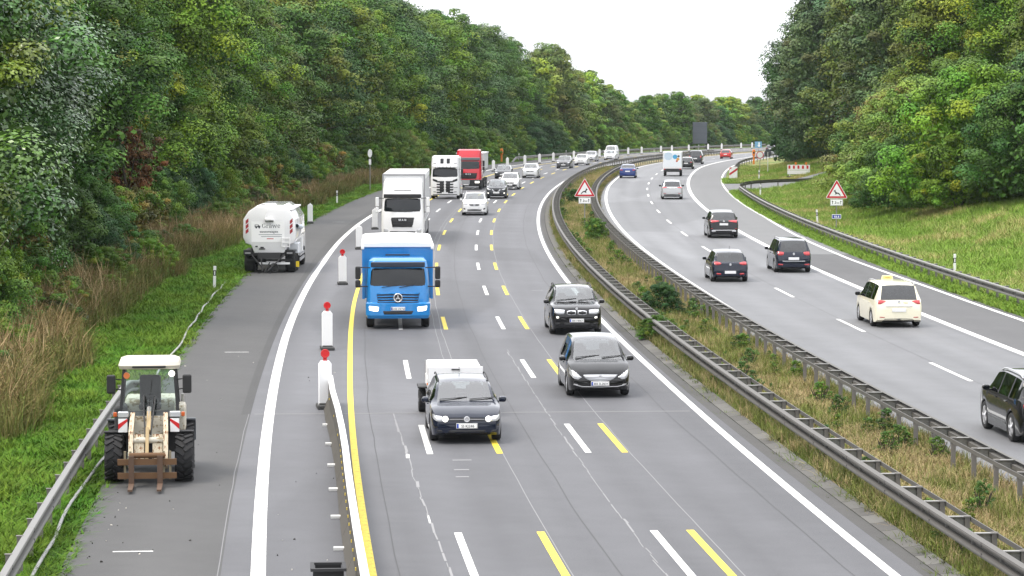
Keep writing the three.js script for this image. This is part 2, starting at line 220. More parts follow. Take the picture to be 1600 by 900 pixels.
guardrail('weathered steel guardrail along the left verge beside the wheel loader', { u: -13.95, dir: -1, s0: -143, s1: -97, matBeam: M.zinc, endDrop: 9 });
guardrail('left rail of the median, spacers and posts on its right side', { u: 2.85, dir: 1, s0: -142, s1: 338, spacer: 0.46, back: true, matBeam: M.zincOld });
guardrail('right rail of the median, seen from behind with ladder-like spacers', { u: 6.22, dir: -1, s0: -142, s1: 338, spacer: 0.46, back: true, matBeam: M.zincOld });
guardrail('double-waved guardrail along the right grass verge', { u: 19.0, dir: 1, s0: -90, s1: 70, spacer: 0.3, matBeam: M.zinc });
guardrail('far guardrail behind the white beacons on the left', { u: -14.3, dir: -1, s0: 216, s1: 500, startDrop: 5, post: 4, matBeam: M.zinc });
{ // rail that bends away from the exit lane along the side track
  const g = thing('guardrail', 'curved end of the right guardrail bending into the side track', 'guardrail');
  const pts = [[19.0, 70], [19.35, 76], [20.2, 81], [21.6, 84.5], [23.5, 86.5], [26, 88], [29, 89]].map(([u, s]) => P(u, s, 0)); const c = new THREE.CatmullRomCurve3(pts); const prof = [[0, 0], [-0.075, 0.035], [-0.075, 0.095], [-0.01, 0.135], [-0.01, 0.175], [-0.075, 0.215], [-0.075, 0.275], [0, 0.31], [0.014, 0.31], [-0.06, 0.275], [-0.06, 0.215], [0.005, 0.175], [0.005, 0.135], [-0.06, 0.095], [-0.06, 0.035], [0.014, 0]];
  const N = 9; for (let i = 0; i < N; i++) { const tri = []; const ring = t => { const p = c.getPointAt(t), d = c.getTangentAt(t); const nx = -d.z, nz = d.x; return prof.map(([a, y]) => new THREE.Vector3(p.x + nx * a, p.y + 0.75 - y + 0.25 * t, p.z + nz * a)); };
    const a = ring(i / N), b = ring((i + 1) / N); for (let k = 0; k < prof.length; k++) { const l = (k + 1) % prof.length; for (const v of [a[k], a[l], b[l], a[k], b[l], b[k]]) tri.push(v.x, v.y, v.z); }
    const q = new THREE.BufferGeometry(); q.setAttribute('position', new THREE.Float32BufferAttribute(tri, 3)); q.computeVertexNormals(); part(g, 'beam', q, M.zincOld);
    const p = c.getPointAt((i + 0.5) / N); const o = part(g, 'post', postGeo, M.zincPost); o.position.set(p.x + 0.05, p.y + 0.15, p.z - 0.1); } 
}
{ // short rail with blunt end on the far side of the opening
  guardrail('short guardrail with blunt padded end beyond the side track', { u: 19.6, dir: 1, s0: 128, s1: 330, spacer: 0.3, post: 4, matBeam: M.zincOld });
}
// ------------------------------------------------------------------ cars
M.glass = new THREE.MeshPhysicalMaterial({ color: lin(0.5, 0.55, 0.56), roughness: 0.02, transmission: 1, thickness: 0, ior: 2.4 });
M.glassDark = new THREE.MeshPhysicalMaterial({ color: lin(0.008, 0.010, 0.012), roughness: 0.03, specularIntensity: 0.9 });
M.lampClear = new THREE.MeshPhysicalMaterial({ color: lin(0.62, 0.63, 0.65), roughness: 0.12, metalness: 0.4, clearcoat: 1, clearcoatRoughness: 0.02 });
M.lampRed = new THREE.MeshPhysicalMaterial({ color: lin(0.42, 0.008, 0.012), roughness: 0.2, clearcoat: 1, clearcoatRoughness: 0.03 });
M.lampOn = new THREE.MeshPhysicalMaterial({ color: lin(0.8, 0.8, 0.78), emissive: lin(1, 0.96, 0.86), emissiveIntensity: 1.1, roughness: 0.15, clearcoat: 1 });
M.grille = std(0.014, 0.014, 0.015, 0.5); M.seat = std(0.035, 0.035, 0.038, 0.9); M.cabin = std(0.02, 0.02, 0.021, 0.9);
const lerp = (a, b, t) => a + (b - a) * t;
function pchip(pts) { // monotone cubic through [x, y]
  const n = pts.length, d = [], m = []; for (let i = 0; i < n - 1; i++) d.push((pts[i + 1][1] - pts[i][1]) / (pts[i + 1][0] - pts[i][0]));
  m.push(d[0]); for (let i = 1; i < n - 1; i++) m.push(d[i - 1] * d[i] <= 0 ? 0 : 2 * d[i - 1] * d[i] / (d[i - 1] + d[i])); m.push(d[n - 2]);
  return x => { let i = 0; while (i < n - 2 && x > pts[i + 1][0]) i++; const h = pts[i + 1][0] - pts[i][0], t = Math.min(1, Math.max(0, (x - pts[i][0]) / h)), t2 = t * t, t3 = t2 * t; return (2 * t3 - 3 * t2 + 1) * pts[i][1] + (t3 - 2 * t2 + t) * h * m[i] + (-2 * t3 + 3 * t2) * pts[i + 1][1] + (t3 - t2) * h * m[i + 1]; };
}
const SHAPES = {
  hatch: { L: 4.5, W: 1.79, H: 1.49, wb: 2.6, f: 0.92, belt: 0.615, tc: 0.235, tr: 0.39, te: 0.90, tb: 0.968, rw: 0.315, top: [[0, .37], [.006, .47], [.03, .525], [.1, .60], [.235, .665], [.39, .955], [.5, .995], [.72, .99], [.90, .935], [.968, .64], [.99, .60], [1, .42]] },
  suv: { L: 4.65, W: 1.89, H: 1.67, wb: 2.75, f: 0.9, belt: 0.63, tc: 0.235, tr: 0.365, te: 0.895, tb: 0.965, rw: 0.36, top: [[0, .40], [.005, .52], [.025, .59], [.1, .645], [.235, .69], [.365, .96], [.48, 1], [.75, .985], [.895, .945], [.965, .665], [.99, .62], [1, .42]] },
  mpv: { L: 4.45, W: 1.83, H: 1.65, wb: 2.72, f: 0.9, belt: 0.595, tc: 0.19, tr: 0.355, te: 0.935, tb: 0.978, rw: 0.325, top: [[0, .33], [.008, .44], [.035, .50], [.1, .58], [.19, .645], [.355, .955], [.5, 1], [.78, .99], [.935, .945], [.978, .62], [.992, .57], [1, .40]] },
  sedan: { L: 4.7, W: 1.84, H: 1.45, wb: 2.8, f: 0.88, belt: 0.62, tc: 0.26, tr: 0.41, te: 0.72, tb: 0.86, rw: 0.33, top: [[0, .36], [.006, .46], [.03, .53], [.12, .61], [.26, .67], [.41, .955], [.52, 1], [.62, .985], [.72, .94], [.86, .735], [.96, .705], [.985, .66], [1, .42]] },
  van: { L: 4.9, W: 1.92, H: 1.9, wb: 3.1, f: 0.92, belt: 0.58, tc: 0.17, tr: 0.31, te: 0.95, tb: 0.985, rw: 0.34, top: [[0, .30], [.008, .42], [.03, .48], [.1, .545], [.17, .59], [.31, .95], [.42, .995], [.8, 1], [.95, .965], [.985, .58], [.994, .5], [1, .36]] },
};
function carShell(c) {
  const { L, W, H } = c, yTop = pchip(c.top.map(([t, y]) => [t, y * H])), belt0 = c.belt * H, yb0 = c.clear || 0.2, rw = c.rw, ra = rw * 1.13;
  const zf = L / 2 - c.f, zr = zf - c.wb; const ts = new Set(); for (const [t] of c.top) ts.add(t); for (let t = 0.02; t < 1; t += 0.03) ts.add(+t.toFixed(4));
  for (const zc of [zf, zr]) for (const k of [-1.02, -1, -.93, -.75, -.4, 0, .4, .75, .93, 1, 1.02]) ts.add((L / 2 - (zc + k * ra)) / L);
  const pillars = c.pillars || [[lerp(c.tr, c.te, 0.27), 0.018], [lerp(c.tr, c.te, 0.72), 0.022]]; for (const [p, w] of pillars) { ts.add(p - w / 2); ts.add(p + w / 2); }
  const winEnd = c.winEnd || lerp(c.tr, c.te, 0.95), winStart = c.tc + 0.05; ts.add(winEnd); ts.add(winStart);
  let T = [...ts].filter(t => t >= 0 && t <= 1).sort((a, b) => a - b); T = T.filter((t, i) => !i || t - T[i - 1] > 0.0012);
  const wPlan = pchip([[0, c.nose || 0.80], [.03, .90], [.08, .955], [.16, .985], [.3, 1], [.72, 1], [.9, .975], [.97, .945], [1, c.tail || 0.88]]);
  const sec = t => { const z = L / 2 - t * L, w = W / 2 * wPlan(t), top = yTop(t); let yb = yb0 + 0.09 * (smooth(0.06, 0, t) + smooth(0.94, 1, t)); let ya = yb;
    for (const zc of [zf, zr]) { const d = Math.abs(z - zc); if (d < ra) ya = Math.max(ya, rw + Math.sqrt(ra * ra - d * d)); }
    const g = Math.min(1, Math.max(0, (top - belt0) / (H - belt0))), belt = Math.min(belt0 + 0.03 * t, top - 0.035); ya = Math.min(ya, belt - 0.1); const rwid = lerp(w * 0.90, w * (c.tumble || 0.74), Math.pow(g, 0.8)), drop = lerp(0.02, 0.085, g);
    const y4 = Math.max(ya + 0.03, lerp(yb, belt, 0.32)), y5 = Math.max(y4 + 0.02, lerp(yb, belt, 0.72));
    return [[0, yb], [w - 0.27, yb], [w - 0.27, ya], [w * 0.972, ya], [w * 0.998, y4], [w, y5], [w * 0.968, belt], [rwid, Math.max(belt + 0.004, top - drop)], [rwid * 0.90, Math.max(belt + 0.008, top - drop * 0.32)], [rwid * 0.5, top - 0.008], [0, top]].map(([x, y]) => [x, y, z]); };
  const S = T.map(sec), G = { body: [], glass: [], black: [] }; const tri = (k, a, b, d) => G[k].push(...a, ...b, ...d);
  for (let i = 0; i < T.length - 1; i++) { const tm = (T[i] + T[i + 1]) / 2; for (let j = 0; j < 10; j++) { let k = 'body';
    if (j < 2) k = 'black'; else if (j >= 8) { if ((tm > c.tc && tm < c.tr) || (tm > c.te && tm < c.tb)) k = 'glass'; } else if (j === 6 && tm > winStart && tm < winEnd && yTop(tm) > belt0 + 0.12) { k = 'glass'; for (const [p, w] of pillars) if (Math.abs(tm - p) < w / 2) k = 'black'; }
    if (j === 2 && c.clad) k = 'black';
    for (const m of [1, -1]) { const q = p => [p[0] * m, p[1], p[2]]; const a = q(S[i][j]), b = q(S[i][j + 1]), d = q(S[i + 1][j + 1]), e = q(S[i + 1][j]); if (m > 0) { tri(k, a, e, d); tri(k, a, d, b); } else { tri(k, a, d, e); tri(k, a, b, d); } } } }
  for (const [row, f] of [[S[0], 1], [S[S.length - 1], -1]]) for (let j = 0; j < 10; j++) for (const m of [1, -1]) { const mid = [0, row[4][1], row[4][2]], a = [row[j][0] * m, row[j][1], row[j][2]], b = [row[j + 1][0] * m, row[j + 1][1], row[j + 1][2]]; if (m * f > 0) tri('body', mid, a, b); else tri('body', mid, b, a); }
  const out = {}; for (const k in G) { const g = new THREE.BufferGeometry(); g.setAttribute('position', new THREE.Float32BufferAttribute(G[k], 3)); out[k] = toCreasedNormals(g, k === 'body' ? 0.62 : 0.4); }
  return { ...out, zf, zr, yTop, winStart, winEnd };
}
const ray = new THREE.Raycaster();
// a piece that lies on a body: columns between two outlines, thrown onto the body along its facing direction, edges sunk, middle proud
function patch(bodies, top, bot, dir, off = 0.012, rows = 4) {
  const n = top.length, cols = []; const far = 6; const D = { front: [0, 0, -1], rear: [0, 0, 1], left: [1, 0, 0], right: [-1, 0, 0], down: [0, -1, 0] }[dir]; const d = new THREE.Vector3(...D); let last = null; const pos = [], idx = [];
  const hit = (a, b) => { const o = dir === 'front' ? [a, b, far] : dir === 'rear' ? [a, b, -far] : dir === 'left' ? [-far, b, a] : dir === 'right' ? [far, b, a] : [a, far, b]; ray.set(new THREE.Vector3(...o), d); const h = ray.intersectObjects(bodies, false); return h.length ? h[0].point : null; };
  const grid = []; for (let i = 0; i < n; i++) for (let j = 0; j <= rows; j++) { const t = j / rows; const a = lerp(bot[i][0], top[i][0], t), b = lerp(bot[i][1], top[i][1], t); grid.push({ a, b, p: hit(a, b), edge: i === 0 || i === n - 1 || j === 0 || j === rows }); }
  const ok = grid.filter(g => g.p); if (!ok.length) return new THREE.BufferGeometry().setAttribute('position', new THREE.Float32BufferAttribute([0, 0, 0, 0, .001, 0, .001, 0, 0], 3));
  for (const g of grid) { if (!g.p) { let best = ok[0], bd = 1e9; for (const o of ok) { const q = (o.a - g.a) ** 2 + (o.b - g.b) ** 2; if (q < bd) { bd = q; best = o; } } g.p = best.p.clone(); if (dir === 'front' || dir === 'rear') { g.p.x = best.p.x; g.p.y = best.p.y; } } const k = g.edge ? -0.006 : off; pos.push(g.p.x - d.x * k, g.p.y - d.y * k, g.p.z - d.z * k); }
  const r = rows + 1; for (let i = 0; i < n - 1; i++) for (let j = 0; j < rows; j++) { const a = i * r + j, b = a + r; idx.push(a, b, b + 1, a, b + 1, a + 1); }
  const g = new THREE.BufferGeometry(); g.setAttribute('position', new THREE.Float32BufferAttribute(pos, 3)); g.setIndex(idx); return toCreasedNormals(g.toNonIndexed(), 0.9);
}
const sub = (pts, k = 3) => { const o = []; for (let i = 0; i < pts.length - 1; i++) for (let j = 0; j < k; j++) o.push([lerp(pts[i][0], pts[i + 1][0], j / k), lerp(pts[i][1], pts[i + 1][1], j / k)]); o.push(pts[pts.length - 1]); return o; };
const edgeRows = (pts) => { const o = sub(pts, 3); return [[o[0][0], o[0][1]], ...o]; };
const mirrorX = pts => pts.map(([x, y]) => [-x, y]).reverse();

const tyreProto = {}; function wheelGeos(r, w) { const k = r + '_' + w; if (tyreProto[k]) return tyreProto[k];
  const ri = r * 0.68; const prof = [[ri, -w / 2 + .01], [r * 0.9, -w / 2], [r * 0.98, -w * 0.38], [r, -w * 0.2], [r, w * 0.2], [r * 0.98, w * 0.38], [r * 0.9, w / 2], [ri, w / 2 - .01]].map(p => new THREE.Vector2(...p));
  const tyre = new THREE.LatheGeometry(prof, 28).rotateZ(-Math.PI / 2); const disc = [cyl(ri, ri, w * 0.5, 20, 0, 0, 0, 0, Math.PI / 2)]; const rim = []; const ringP = [[ri * 0.9, w * 0.42], [ri, w * 0.44], [ri, w * 0.2], [ri * 0.9, w * 0.2]].map(p => new THREE.Vector2(...p)); rim.push(new THREE.LatheGeometry([...ringP, ringP[0]], 24).rotateZ(-Math.PI / 2)); for (let i = 0; i < 5; i++) { const a = i * Math.PI * 2 / 5 + 0.3; const g = bx(0.03, ri * 0.92, ri * 0.26, w * 0.38, ri * 0.46, 0); g.rotateX(a); rim.push(g); } rim.push(cyl(ri * 0.24, ri * 0.24, 0.04, 10, w * 0.39, 0, 0, 0, Math.PI / 2));
  return tyreProto[k] = { tyre, disc: disc[0], rim: merge(rim) }; }
function wheel(car, x, y, z, r, w, rimMat) { const k = wheelGeos(r, w); const g = new THREE.Group(); g.name = 'wheel'; g.position.set(x, y, z); if (x < 0) g.rotation.y = Math.PI; car.add(g); part(g, 'tyre', k.tyre, M.rubber); part(g, 'hub', k.disc, M.dark); part(g, 'rim', k.rim, rimMat || M.silver); return g; }
function plateTex(text) { return canvasTex(260, 56, (c, w, h) => { c.fillStyle = '#f4f4f2'; c.fillRect(0, 0, w, h); c.fillStyle = '#1746b5'; c.fillRect(0, 0, 24, h); c.strokeStyle = '#222'; c.lineWidth = 3; c.strokeRect(1.5, 1.5, w - 3, h - 3); c.fillStyle = '#15151a'; c.font = 'bold 44px sans-serif'; c.textAlign = 'center'; c.textBaseline = 'middle'; c.fillText(text, w / 2 + 11, h / 2 + 3); }); }
const plateMats = {}; function plate(car, x, y, z, text, face = 1, w = 0.5) { const g = part(car, 'licence_plate', rbx(w + 0.02, 0.13, 0.02, 0.006, 0, 0, 0), M.white2); g.position.set(x, y, z); const m = text ? (plateMats[text] ||= new THREE.MeshStandardMaterial({ map: plateTex(text), roughness: 0.4 })) : M.white2; const p = part(g, 'plate_print', new THREE.PlaneGeometry(w, 0.11), m); p.position.z = 0.013 * face; if (face < 0) p.rotation.y = Math.PI; return g; }
function mirrors(car, x, y, z, m, sx = 0.19, sy = 0.14) { for (const k of [1, -1]) { const g = part(car, 'wing_mirror', merge([rbx(sx, sy, 0.16, 0.055, k * (x + sx / 2 - 0.02), y, z, 3), bx(0.12, 0.03, 0.05, k * (x - 0.04), y - 0.05, z - 0.02)]), m); part(g, 'mirror_glass', bx(sx * 0.8, sy * 0.7, 0.012, k * (x + sx / 2 - 0.02), y, z - 0.083), M.glassDark); } }

function makeCar(name, label, o) {
  const c = { ...SHAPES[o.shape], ...o }; const g = thing(name, label, o.category || 'car', o.group); const s = carShell(c); const pm = o.mat; const { L, W, H } = c;
  const body = part(g, 'body', s.body, pm); const glass = part(g, 'windows', s.glass, o.glass || M.glass); part(g, 'underbody', s.black, M.dark); const B = [body]; const BG = [body, glass];
  const tread = W * 0.11; for (const z of [s.zf, s.zr]) for (const x of [1, -1]) wheel(g, x * (W / 2 - 0.12), c.rw, z, c.rw, 0.22, o.rim);
  // cabin
  const fl = 0.42, seatZ = L / 2 - L * (c.tr + 0.06); const cab = part(g, 'interior', merge([bx(W * 0.84, 0.08, L * 0.6, 0, fl, -L * 0.08), bx(W * 0.80, c.belt * H - 0.42, 0.3, 0, (c.belt * H + 0.42) / 2 - 0.03, L / 2 - L * (c.tc + 0.05)), bx(W * 0.80, c.belt * H - 0.4, 0.25, 0, (c.belt * H + 0.4) / 2 - 0.04, L / 2 - L * (c.te + 0.01) + 0.1)]), M.cabin);
  for (const z of [seatZ, seatZ - 0.85]) for (const x of [0.36, -0.36]) part(g, 'seat', merge([rbx(0.48, 0.14, 0.5, 0.05, x, 0.55, z + 0.1), rbx(0.46, 0.58, 0.13, 0.05, x, 0.86, z - 0.18), rbx(0.26, 0.17, 0.09, 0.04, x, Math.min(1.24, H - 0.24), z - 0.2)]), M.seat);
  part(g, 'steering_wheel', new THREE.TorusGeometry(0.18, 0.018, 6, 20).rotateX(-0.5).translate(0.36, c.belt * H + 0.02, L / 2 - L * (c.tc + 0.14)), M.black);
  mirrors(g, W / 2, c.belt * H + 0.07, L / 2 - L * (c.tc + 0.085), o.mirror || pm);
  if (o.rails) for (const x of [1, -1]) part(g, 'roof_rail', tube([[x * W * 0.352, H * 0.955, L / 2 - L * (c.tr + 0.03)], [x * W * 0.352, H * 0.997, L / 2 - L * (c.tr + 0.09)], [x * W * 0.352, H * 0.992, L / 2 - L * (c.te - 0.1)], [x * W * 0.352, H * 0.945, L / 2 - L * (c.te - 0.03)]], 0.018, 16, 6), o.rails === 'silver' ? M.silver : M.black);
  if (o.antenna) part(g, 'antenna', rod([0, H - 0.02, L / 2 - L * (c.te - 0.06)], [0, H + 0.2, L / 2 - L * (c.te - 0.02)], 0.008, 5), M.black);
  // doors: handles and seams
  for (const k of [1, -1]) for (const t of [lerp(c.tr, c.te, 0.2), lerp(c.tr, c.te, 0.62)]) { const z = L / 2 - t * L; part(g, 'door_handle', rbx(0.03, 0.03, 0.19, 0.01, k * (W / 2 - 0.002), c.belt * H - 0.1, z), o.handle || pm); }
  if (o.sill) for (const k of [1, -1]) part(g, 'side_strip', bx(0.02, 0.06, c.wb - 2 * c.rw * 1.3, k * (W / 2 - 0.002), 0.42, (s.zf + s.zr) / 2), o.sill);
  const P2 = (nm, top, bot, dir, m, off, lab) => part(g, nm, patch(BG, sub(top, 5), sub(bot, 5), dir, off), m, lab);
  const both = (nm, top, bot, dir, m, off) => { P2(nm, top, bot, dir, m, off); P2(nm, mirrorX(top), mirrorX(bot), dir, m, off); };
  if (o.build) o.build({ g, P2, both, L, W, H, c, s, body, pm });
  g.rotation.order = 'YXZ'; return g;
}
const zAt = (g, x, y, dir, bodies) => { ray.set(new THREE.Vector3(x, y, dir * 6), new THREE.Vector3(0, 0, -dir)); const h = ray.intersectObjects(bodies, false); return h.length ? h[0].point.z : 0; };
function frontPlate(k, y, text) { plate(k.g, 0, y, zAt(k.g, 0, y, 1, [k.body]) + 0.012, text, 1); }
function rearPlate(k, y, text, x = 0) { plate(k.g, x, y, zAt(k.g, x, y, -1, [k.body]) - 0.012, text, -1); }
function badge(k, y, dir, r = 0.055, m = M.chrome) { const z = zAt(k.g, 0, y, dir, [k.body]); const o = part(k.g, 'badge', cyl(r, r, 0.02, 20, 0, 0, 0, Math.PI / 2), m); o.position.set(0, y, z + dir * 0.014); const q = part(o, 'emblem', new THREE.TorusGeometry(r * 0.8, r * 0.16, 6, 18).translate(0, 0, dir * 0.01), M.silver); return o; }
// two wipers on a windscreen
function wipers(k) { const { L, W, H, c } = k; const z0 = L / 2 - L * (c.tc + 0.012), y0 = k.s.yTop(c.tc + 0.012) + 0.02, z1 = L / 2 - L * (c.tc + 0.035), y1 = k.s.yTop(c.tc + 0.035) + 0.015; for (const x of [-0.5, 0.1]) part(k.g, 'wiper', bar([x * W * 0.7, y0, z0], [(x + 0.55) * W * 0.7, y1 - 0.01, z1], 0.018), M.black); }

const gloss = m => { m.specularIntensity = 0.1; m.roughness = 0.25; m.clearcoatRoughness = 0.03; return m; };
const blackPaint = gloss(paint(0.006, 0.006, 0.007)), navyPaint = gloss(paint(0.006, 0.010, 0.024)), whitePaint = paint(0.78, 0.78, 0.78, 0.35), silverPaint = paint(0.48, 0.49, 0.5, 0.35, 0.4), creamPaint = paint(0.78, 0.74, 0.58, 0.4), redPaint = paint(0.50, 0.02, 0.015), bluePaint = paint(0.012, 0.035, 0.17, 0.35, 0.2), greyPaint = paint(0.035, 0.037, 0.042, 0.35, 0.2);
const oncoming = (g, u, s, L, wheelBack = 0.9) => place(g, u, s + L / 2 - wheelBack, 0);
const leaving = (g, u, s, L, wheelBack = 0.9) => place(g, u, s + L / 2 - wheelBack, 0, Math.PI);

// --- dark estate car in front, towing
oncoming(makeCar('estate_car', 'dark navy estate car towing a flat white-covered trailer', { shape: 'hatch', L: 4.6, H: 1.44, mat: navyPaint, rails: 'black', antenna: true, build(k) { const { P2, both } = k;
  both('headlight', [[.50, .64], [.62, .70], [.76, .735], [.84, .745]], [[.50, .60], [.60, .555], [.74, .56], [.84, .62]], 'front', M.lampClear, .014);
  P2('grille', [[-.47, .645], [0, .66], [.47, .645]], [[-.47, .575], [0, .565], [.47, .575]], 'front', M.grille, .01); part(k.g, 'grille_bar', bx(0.86, 0.014, 0.02, 0, .612, 4.6 / 2 - .012), M.chrome); badge(k, .618, 1, .075);
  P2('lower_grille', [[-.52, .36], [0, .36], [.52, .36]], [[-.44, .27], [0, .26], [.44, .27]], 'front', M.grille, .008); both('fog_light', [[.60, .36], [.78, .37]], [[.58, .29], [.76, .30]], 'front', M.grille, .008);
  for (const x of [.53, -.53]) part(k.g, 'lamp_reflector', new THREE.SphereGeometry(.075, 14, 10).scale(1, 1, .35).translate(x, .625, zAt(k.g, x, .62, 1, [k.body]) + .012), M.lampOn);
  frontPlate(k, .455, 'SI·KJ246'); wipers(k); } }), -5.02, -112.6, 4.6);
{ // the trailer behind it
  const g = thing('car_trailer', 'flat trailer with white cover close behind the navy estate car', 'trailer');
  part(g, 'bed', rbx(1.45, 0.42, 2.6, 0.03, 0, 0.75, 0), M.white2); part(g, 'cover', rbx(1.42, 0.36, 2.56, 0.05, 0, 1.13, 0), std(0.74, 0.74, 0.75, 0.5)); part(g, 'front_board', rbx(1.46, 0.42, 0.05, 0.01, 0, 1.14, 1.29), M.white2);
  for (const x of [-0.72, 0.72]) for (const z of [1.24, -1.24]) part(g, 'stake', bx(0.04, 0.5, 0.05, x, 1.05, z), M.grey);
  for (const x of [-0.85, 0.85]) { wheel(g, x, 0.32, -0.1, 0.32, 0.2); part(g, 'mudguard', rbx(0.26, 0.06, 0.9, 0.03, x, 0.7, -0.1), M.black); }
  part(g, 'handle', bx(0.22, 0.03, 0.03, 0.0, 1.28, 1.33), M.black); part(g, 'drawbar', merge([bar([0.5, 0.5, 1.3], [0, 0.45, 2.6], 0.08), bar([-0.5, 0.5, 1.3], [0, 0.45, 2.6], 0.08)]), M.dark); part(g, 'axle', bx(1.8, 0.09, 0.09, 0, 0.34, -0.1), M.dark); part(g, 'side_marker', bx(0.03, 0.05, 0.08, -0.74, 0.85, 0.9), M.orange);
  place(g, -5.02, -106.3, 0); }
// --- black compact MPV
oncoming(makeCar('compact_van', 'black compact people carrier with wide chrome grille, nearest the median', { shape: 'mpv', L: 4.29, W: 1.81, H: 1.62, mat: blackPaint, build(k) { const { P2, both } = k;
  both('headlight', [[.56, .62], [.68, .75], [.80, .84], [.86, .88]], [[.50, .60], [.62, .52], [.76, .54], [.86, .66]], 'front', M.lampClear, .014);
  P2('grille', [[-.52, .675], [-.3, .685], [0, .69], [.3, .685], [.52, .675]], [[-.40, .55], [-.28, .49], [0, .465], [.28, .49], [.40, .55]], 'front', M.silver, .014); P2('grille_mesh', [[-.40, .625], [0, .635], [.40, .625]], [[-.32, .56], [0, .515], [.32, .56]], 'front', M.silver, .024); part(k.g, 'grille_bar', bx(.84, .03, .02, 0, .60, 4.29 / 2 + .012), M.chrome); badge(k, .60, 1, .07);
  P2('lower_grille', [[-.62, .33], [0, .335], [.62, .33]], [[-.54, .25], [0, .24], [.54, .25]], 'front', M.grille, .008); P2('bumper_lip', [[-.74, .40], [-.5, .345], [0, .33], [.5, .345], [.74, .40]], [[-.74, .37], [-.5, .32], [0, .305], [.5, .32], [.74, .37]], 'front', M.silver, .012); both('fog_light', [[.62, .40], [.76, .43]], [[.62, .34], [.76, .37]], 'front', M.grey, .01); frontPlate(k, .415, 'MK·IL2031'); wipers(k); } }), -0.72, -102.2, 4.29);
// --- black SUV with kidney grille
oncoming(makeCar('suv', 'black SUV with two-part grille behind the compact people carrier', { shape: 'suv', W: 1.88, mat: blackPaint, rails: 'black', build(k) { const { P2, both } = k;
  both('headlight', [[.42, .93], [.60, .95], [.84, .97]], [[.44, .76], [.62, .75], [.84, .80]], 'front', M.lampClear, .014);
  both('grille', [[.03, .90], [.10, .915], [.28, .905], [.36, .88]], [[.03, .75], [.10, .725], [.28, .725], [.36, .76]], 'front', M.chrome, .016); both('grille_slats', [[.04, .885], [.2, .9], [.35, .875]], [[.04, .755], [.2, .735], [.35, .76]], 'front', M.grille, .028); badge(k, .955, 1, .045);
  P2('lower_grille', [[-.52, .47], [0, .48], [.52, .47]], [[-.44, .34], [0, .33], [.44, .34]], 'front', M.grille, .01); both('fog_light', [[.64, .68], [.74, .69]], [[.64, .61], [.74, .62]], 'front', M.lampOn, .014); both('side_intake', [[.58, .46], [.8, .48]], [[.58, .37], [.78, .39]], 'front', M.grille, .008); frontPlate(k, .535, 'MK·F8967'); wipers(k); } }), 0.30, -81.0, 4.65);
// --- white SUV
oncoming(makeCar('suv', 'white SUV with dark oval grille beside the two white trucks', { shape: 'suv', mat: whitePaint, rails: 'silver', build(k) { const { P2, both } = k;
  both('headlight', [[.48, .86], [.66, .90], [.84, .95]], [[.50, .79], [.66, .77], [.84, .83]], 'front', M.lampClear, .012); P2('grille', [[-.40, .84], [-.3, .875], [0, .885], [.3, .875], [.40, .84]], [[-.34, .74], [-.28, .70], [0, .69], [.28, .70], [.34, .74]], 'front', M.grille, .012); part(k.g, 'grille_bar', bx(.66, .035, .02, 0, .785, 4.65 / 2 + .02), M.silver); badge(k, .785, 1, .085);
  P2('lower_grille', [[-.60, .46], [0, .48], [.60, .46]], [[-.52, .34], [0, .33], [.52, .34]], 'front', M.grille, .01); both('side_intake', [[.66, .56], [.82, .58]], [[.64, .42], [.80, .44]], 'front', M.grille, .01); P2('skid_plate', [[-.6, .33], [0, .33], [.6, .33]], [[-.55, .29], [0, .28], [.55, .29]], 'front', M.silver, .01); frontPlate(k, .55, null); } }), -2.92, 23.8, 4.65);
// --- black crossover
oncoming(makeCar('crossover', 'black crossover with V-shaped chrome grille ahead of the red truck', { shape: 'suv', L: 4.4, W: 1.8, H: 1.6, mat: greyPaint, build(k) { const { P2, both } = k;
  both('headlight', [[.46, .82], [.66, .87], [.82, .92]], [[.50, .76], [.66, .74], [.82, .82]], 'front', M.lampClear, .012); P2('grille', [[-.42, .82], [0, .83], [.42, .82]], [[-.2, .62], [0, .60], [.2, .62]], 'front', M.grille, .012); both('grille_trim', [[.10, .64], [.22, .70], [.30, .82]], [[.06, .58], [.26, .63], [.38, .80]], 'front', M.chrome, .024); both('fog_light', [[.62, .52], [.76, .54]], [[.62, .44], [.76, .46]], 'front', M.lampOn, .012); P2('lower_grille', [[-.5, .42], [0, .42], [.5, .42]], [[-.45, .32], [0, .31], [.45, .32]], 'front', M.grille, .01); frontPlate(k, .52, null); } }), -2.38, 59.0, 4.4);
const genericFront = (lampH, gr, plateY, o = {}) => k => { const { P2, both, W } = k; const a = W / 2; both('headlight', [[a * .56, lampH + .05], [a * .74, lampH + .08], [a * .92, lampH + .1]], [[a * .56, lampH - .03], [a * .74, lampH - .06], [a * .92, lampH]], 'front', M.lampClear, .014); P2('grille', [[-a * .5, gr + .06], [0, gr + .065], [a * .5, gr + .06]], [[-a * .46, gr - .05], [0, gr - .055], [a * .46, gr - .05]], 'front', M.grille, .01); P2('lower_grille', [[-a * .62, .40], [0, .41], [a * .62, .40]], [[-a * .55, .29], [0, .28], [a * .55, .29]], 'front', M.grille, .01); frontPlate(k, plateY, null); badge(k, gr, 1, .06); if (o.extra) o.extra(k); };
oncoming(makeCar('minivan', 'white car with dark lettering on its bonnet behind the black crossover', { shape: 'mpv', L: 4.6, W: 1.85, H: 1.6, mat: whitePaint, clad: true, build: genericFront(.74, .62, .46, { extra(k) { k.P2('bumper', [[-.86, .52], [0, .56], [.86, .52]], [[-.84, .3], [0, .27], [.84, .3]], 'front', M.black, .02); k.P2('bonnet_sign', [[-.52, .70], [0, .71], [.52, .70]], [[-.5, .66], [0, .668], [.5, .66]], 'front', M.dark, .012); } }) }), -2.29, 83.3, 4.6);
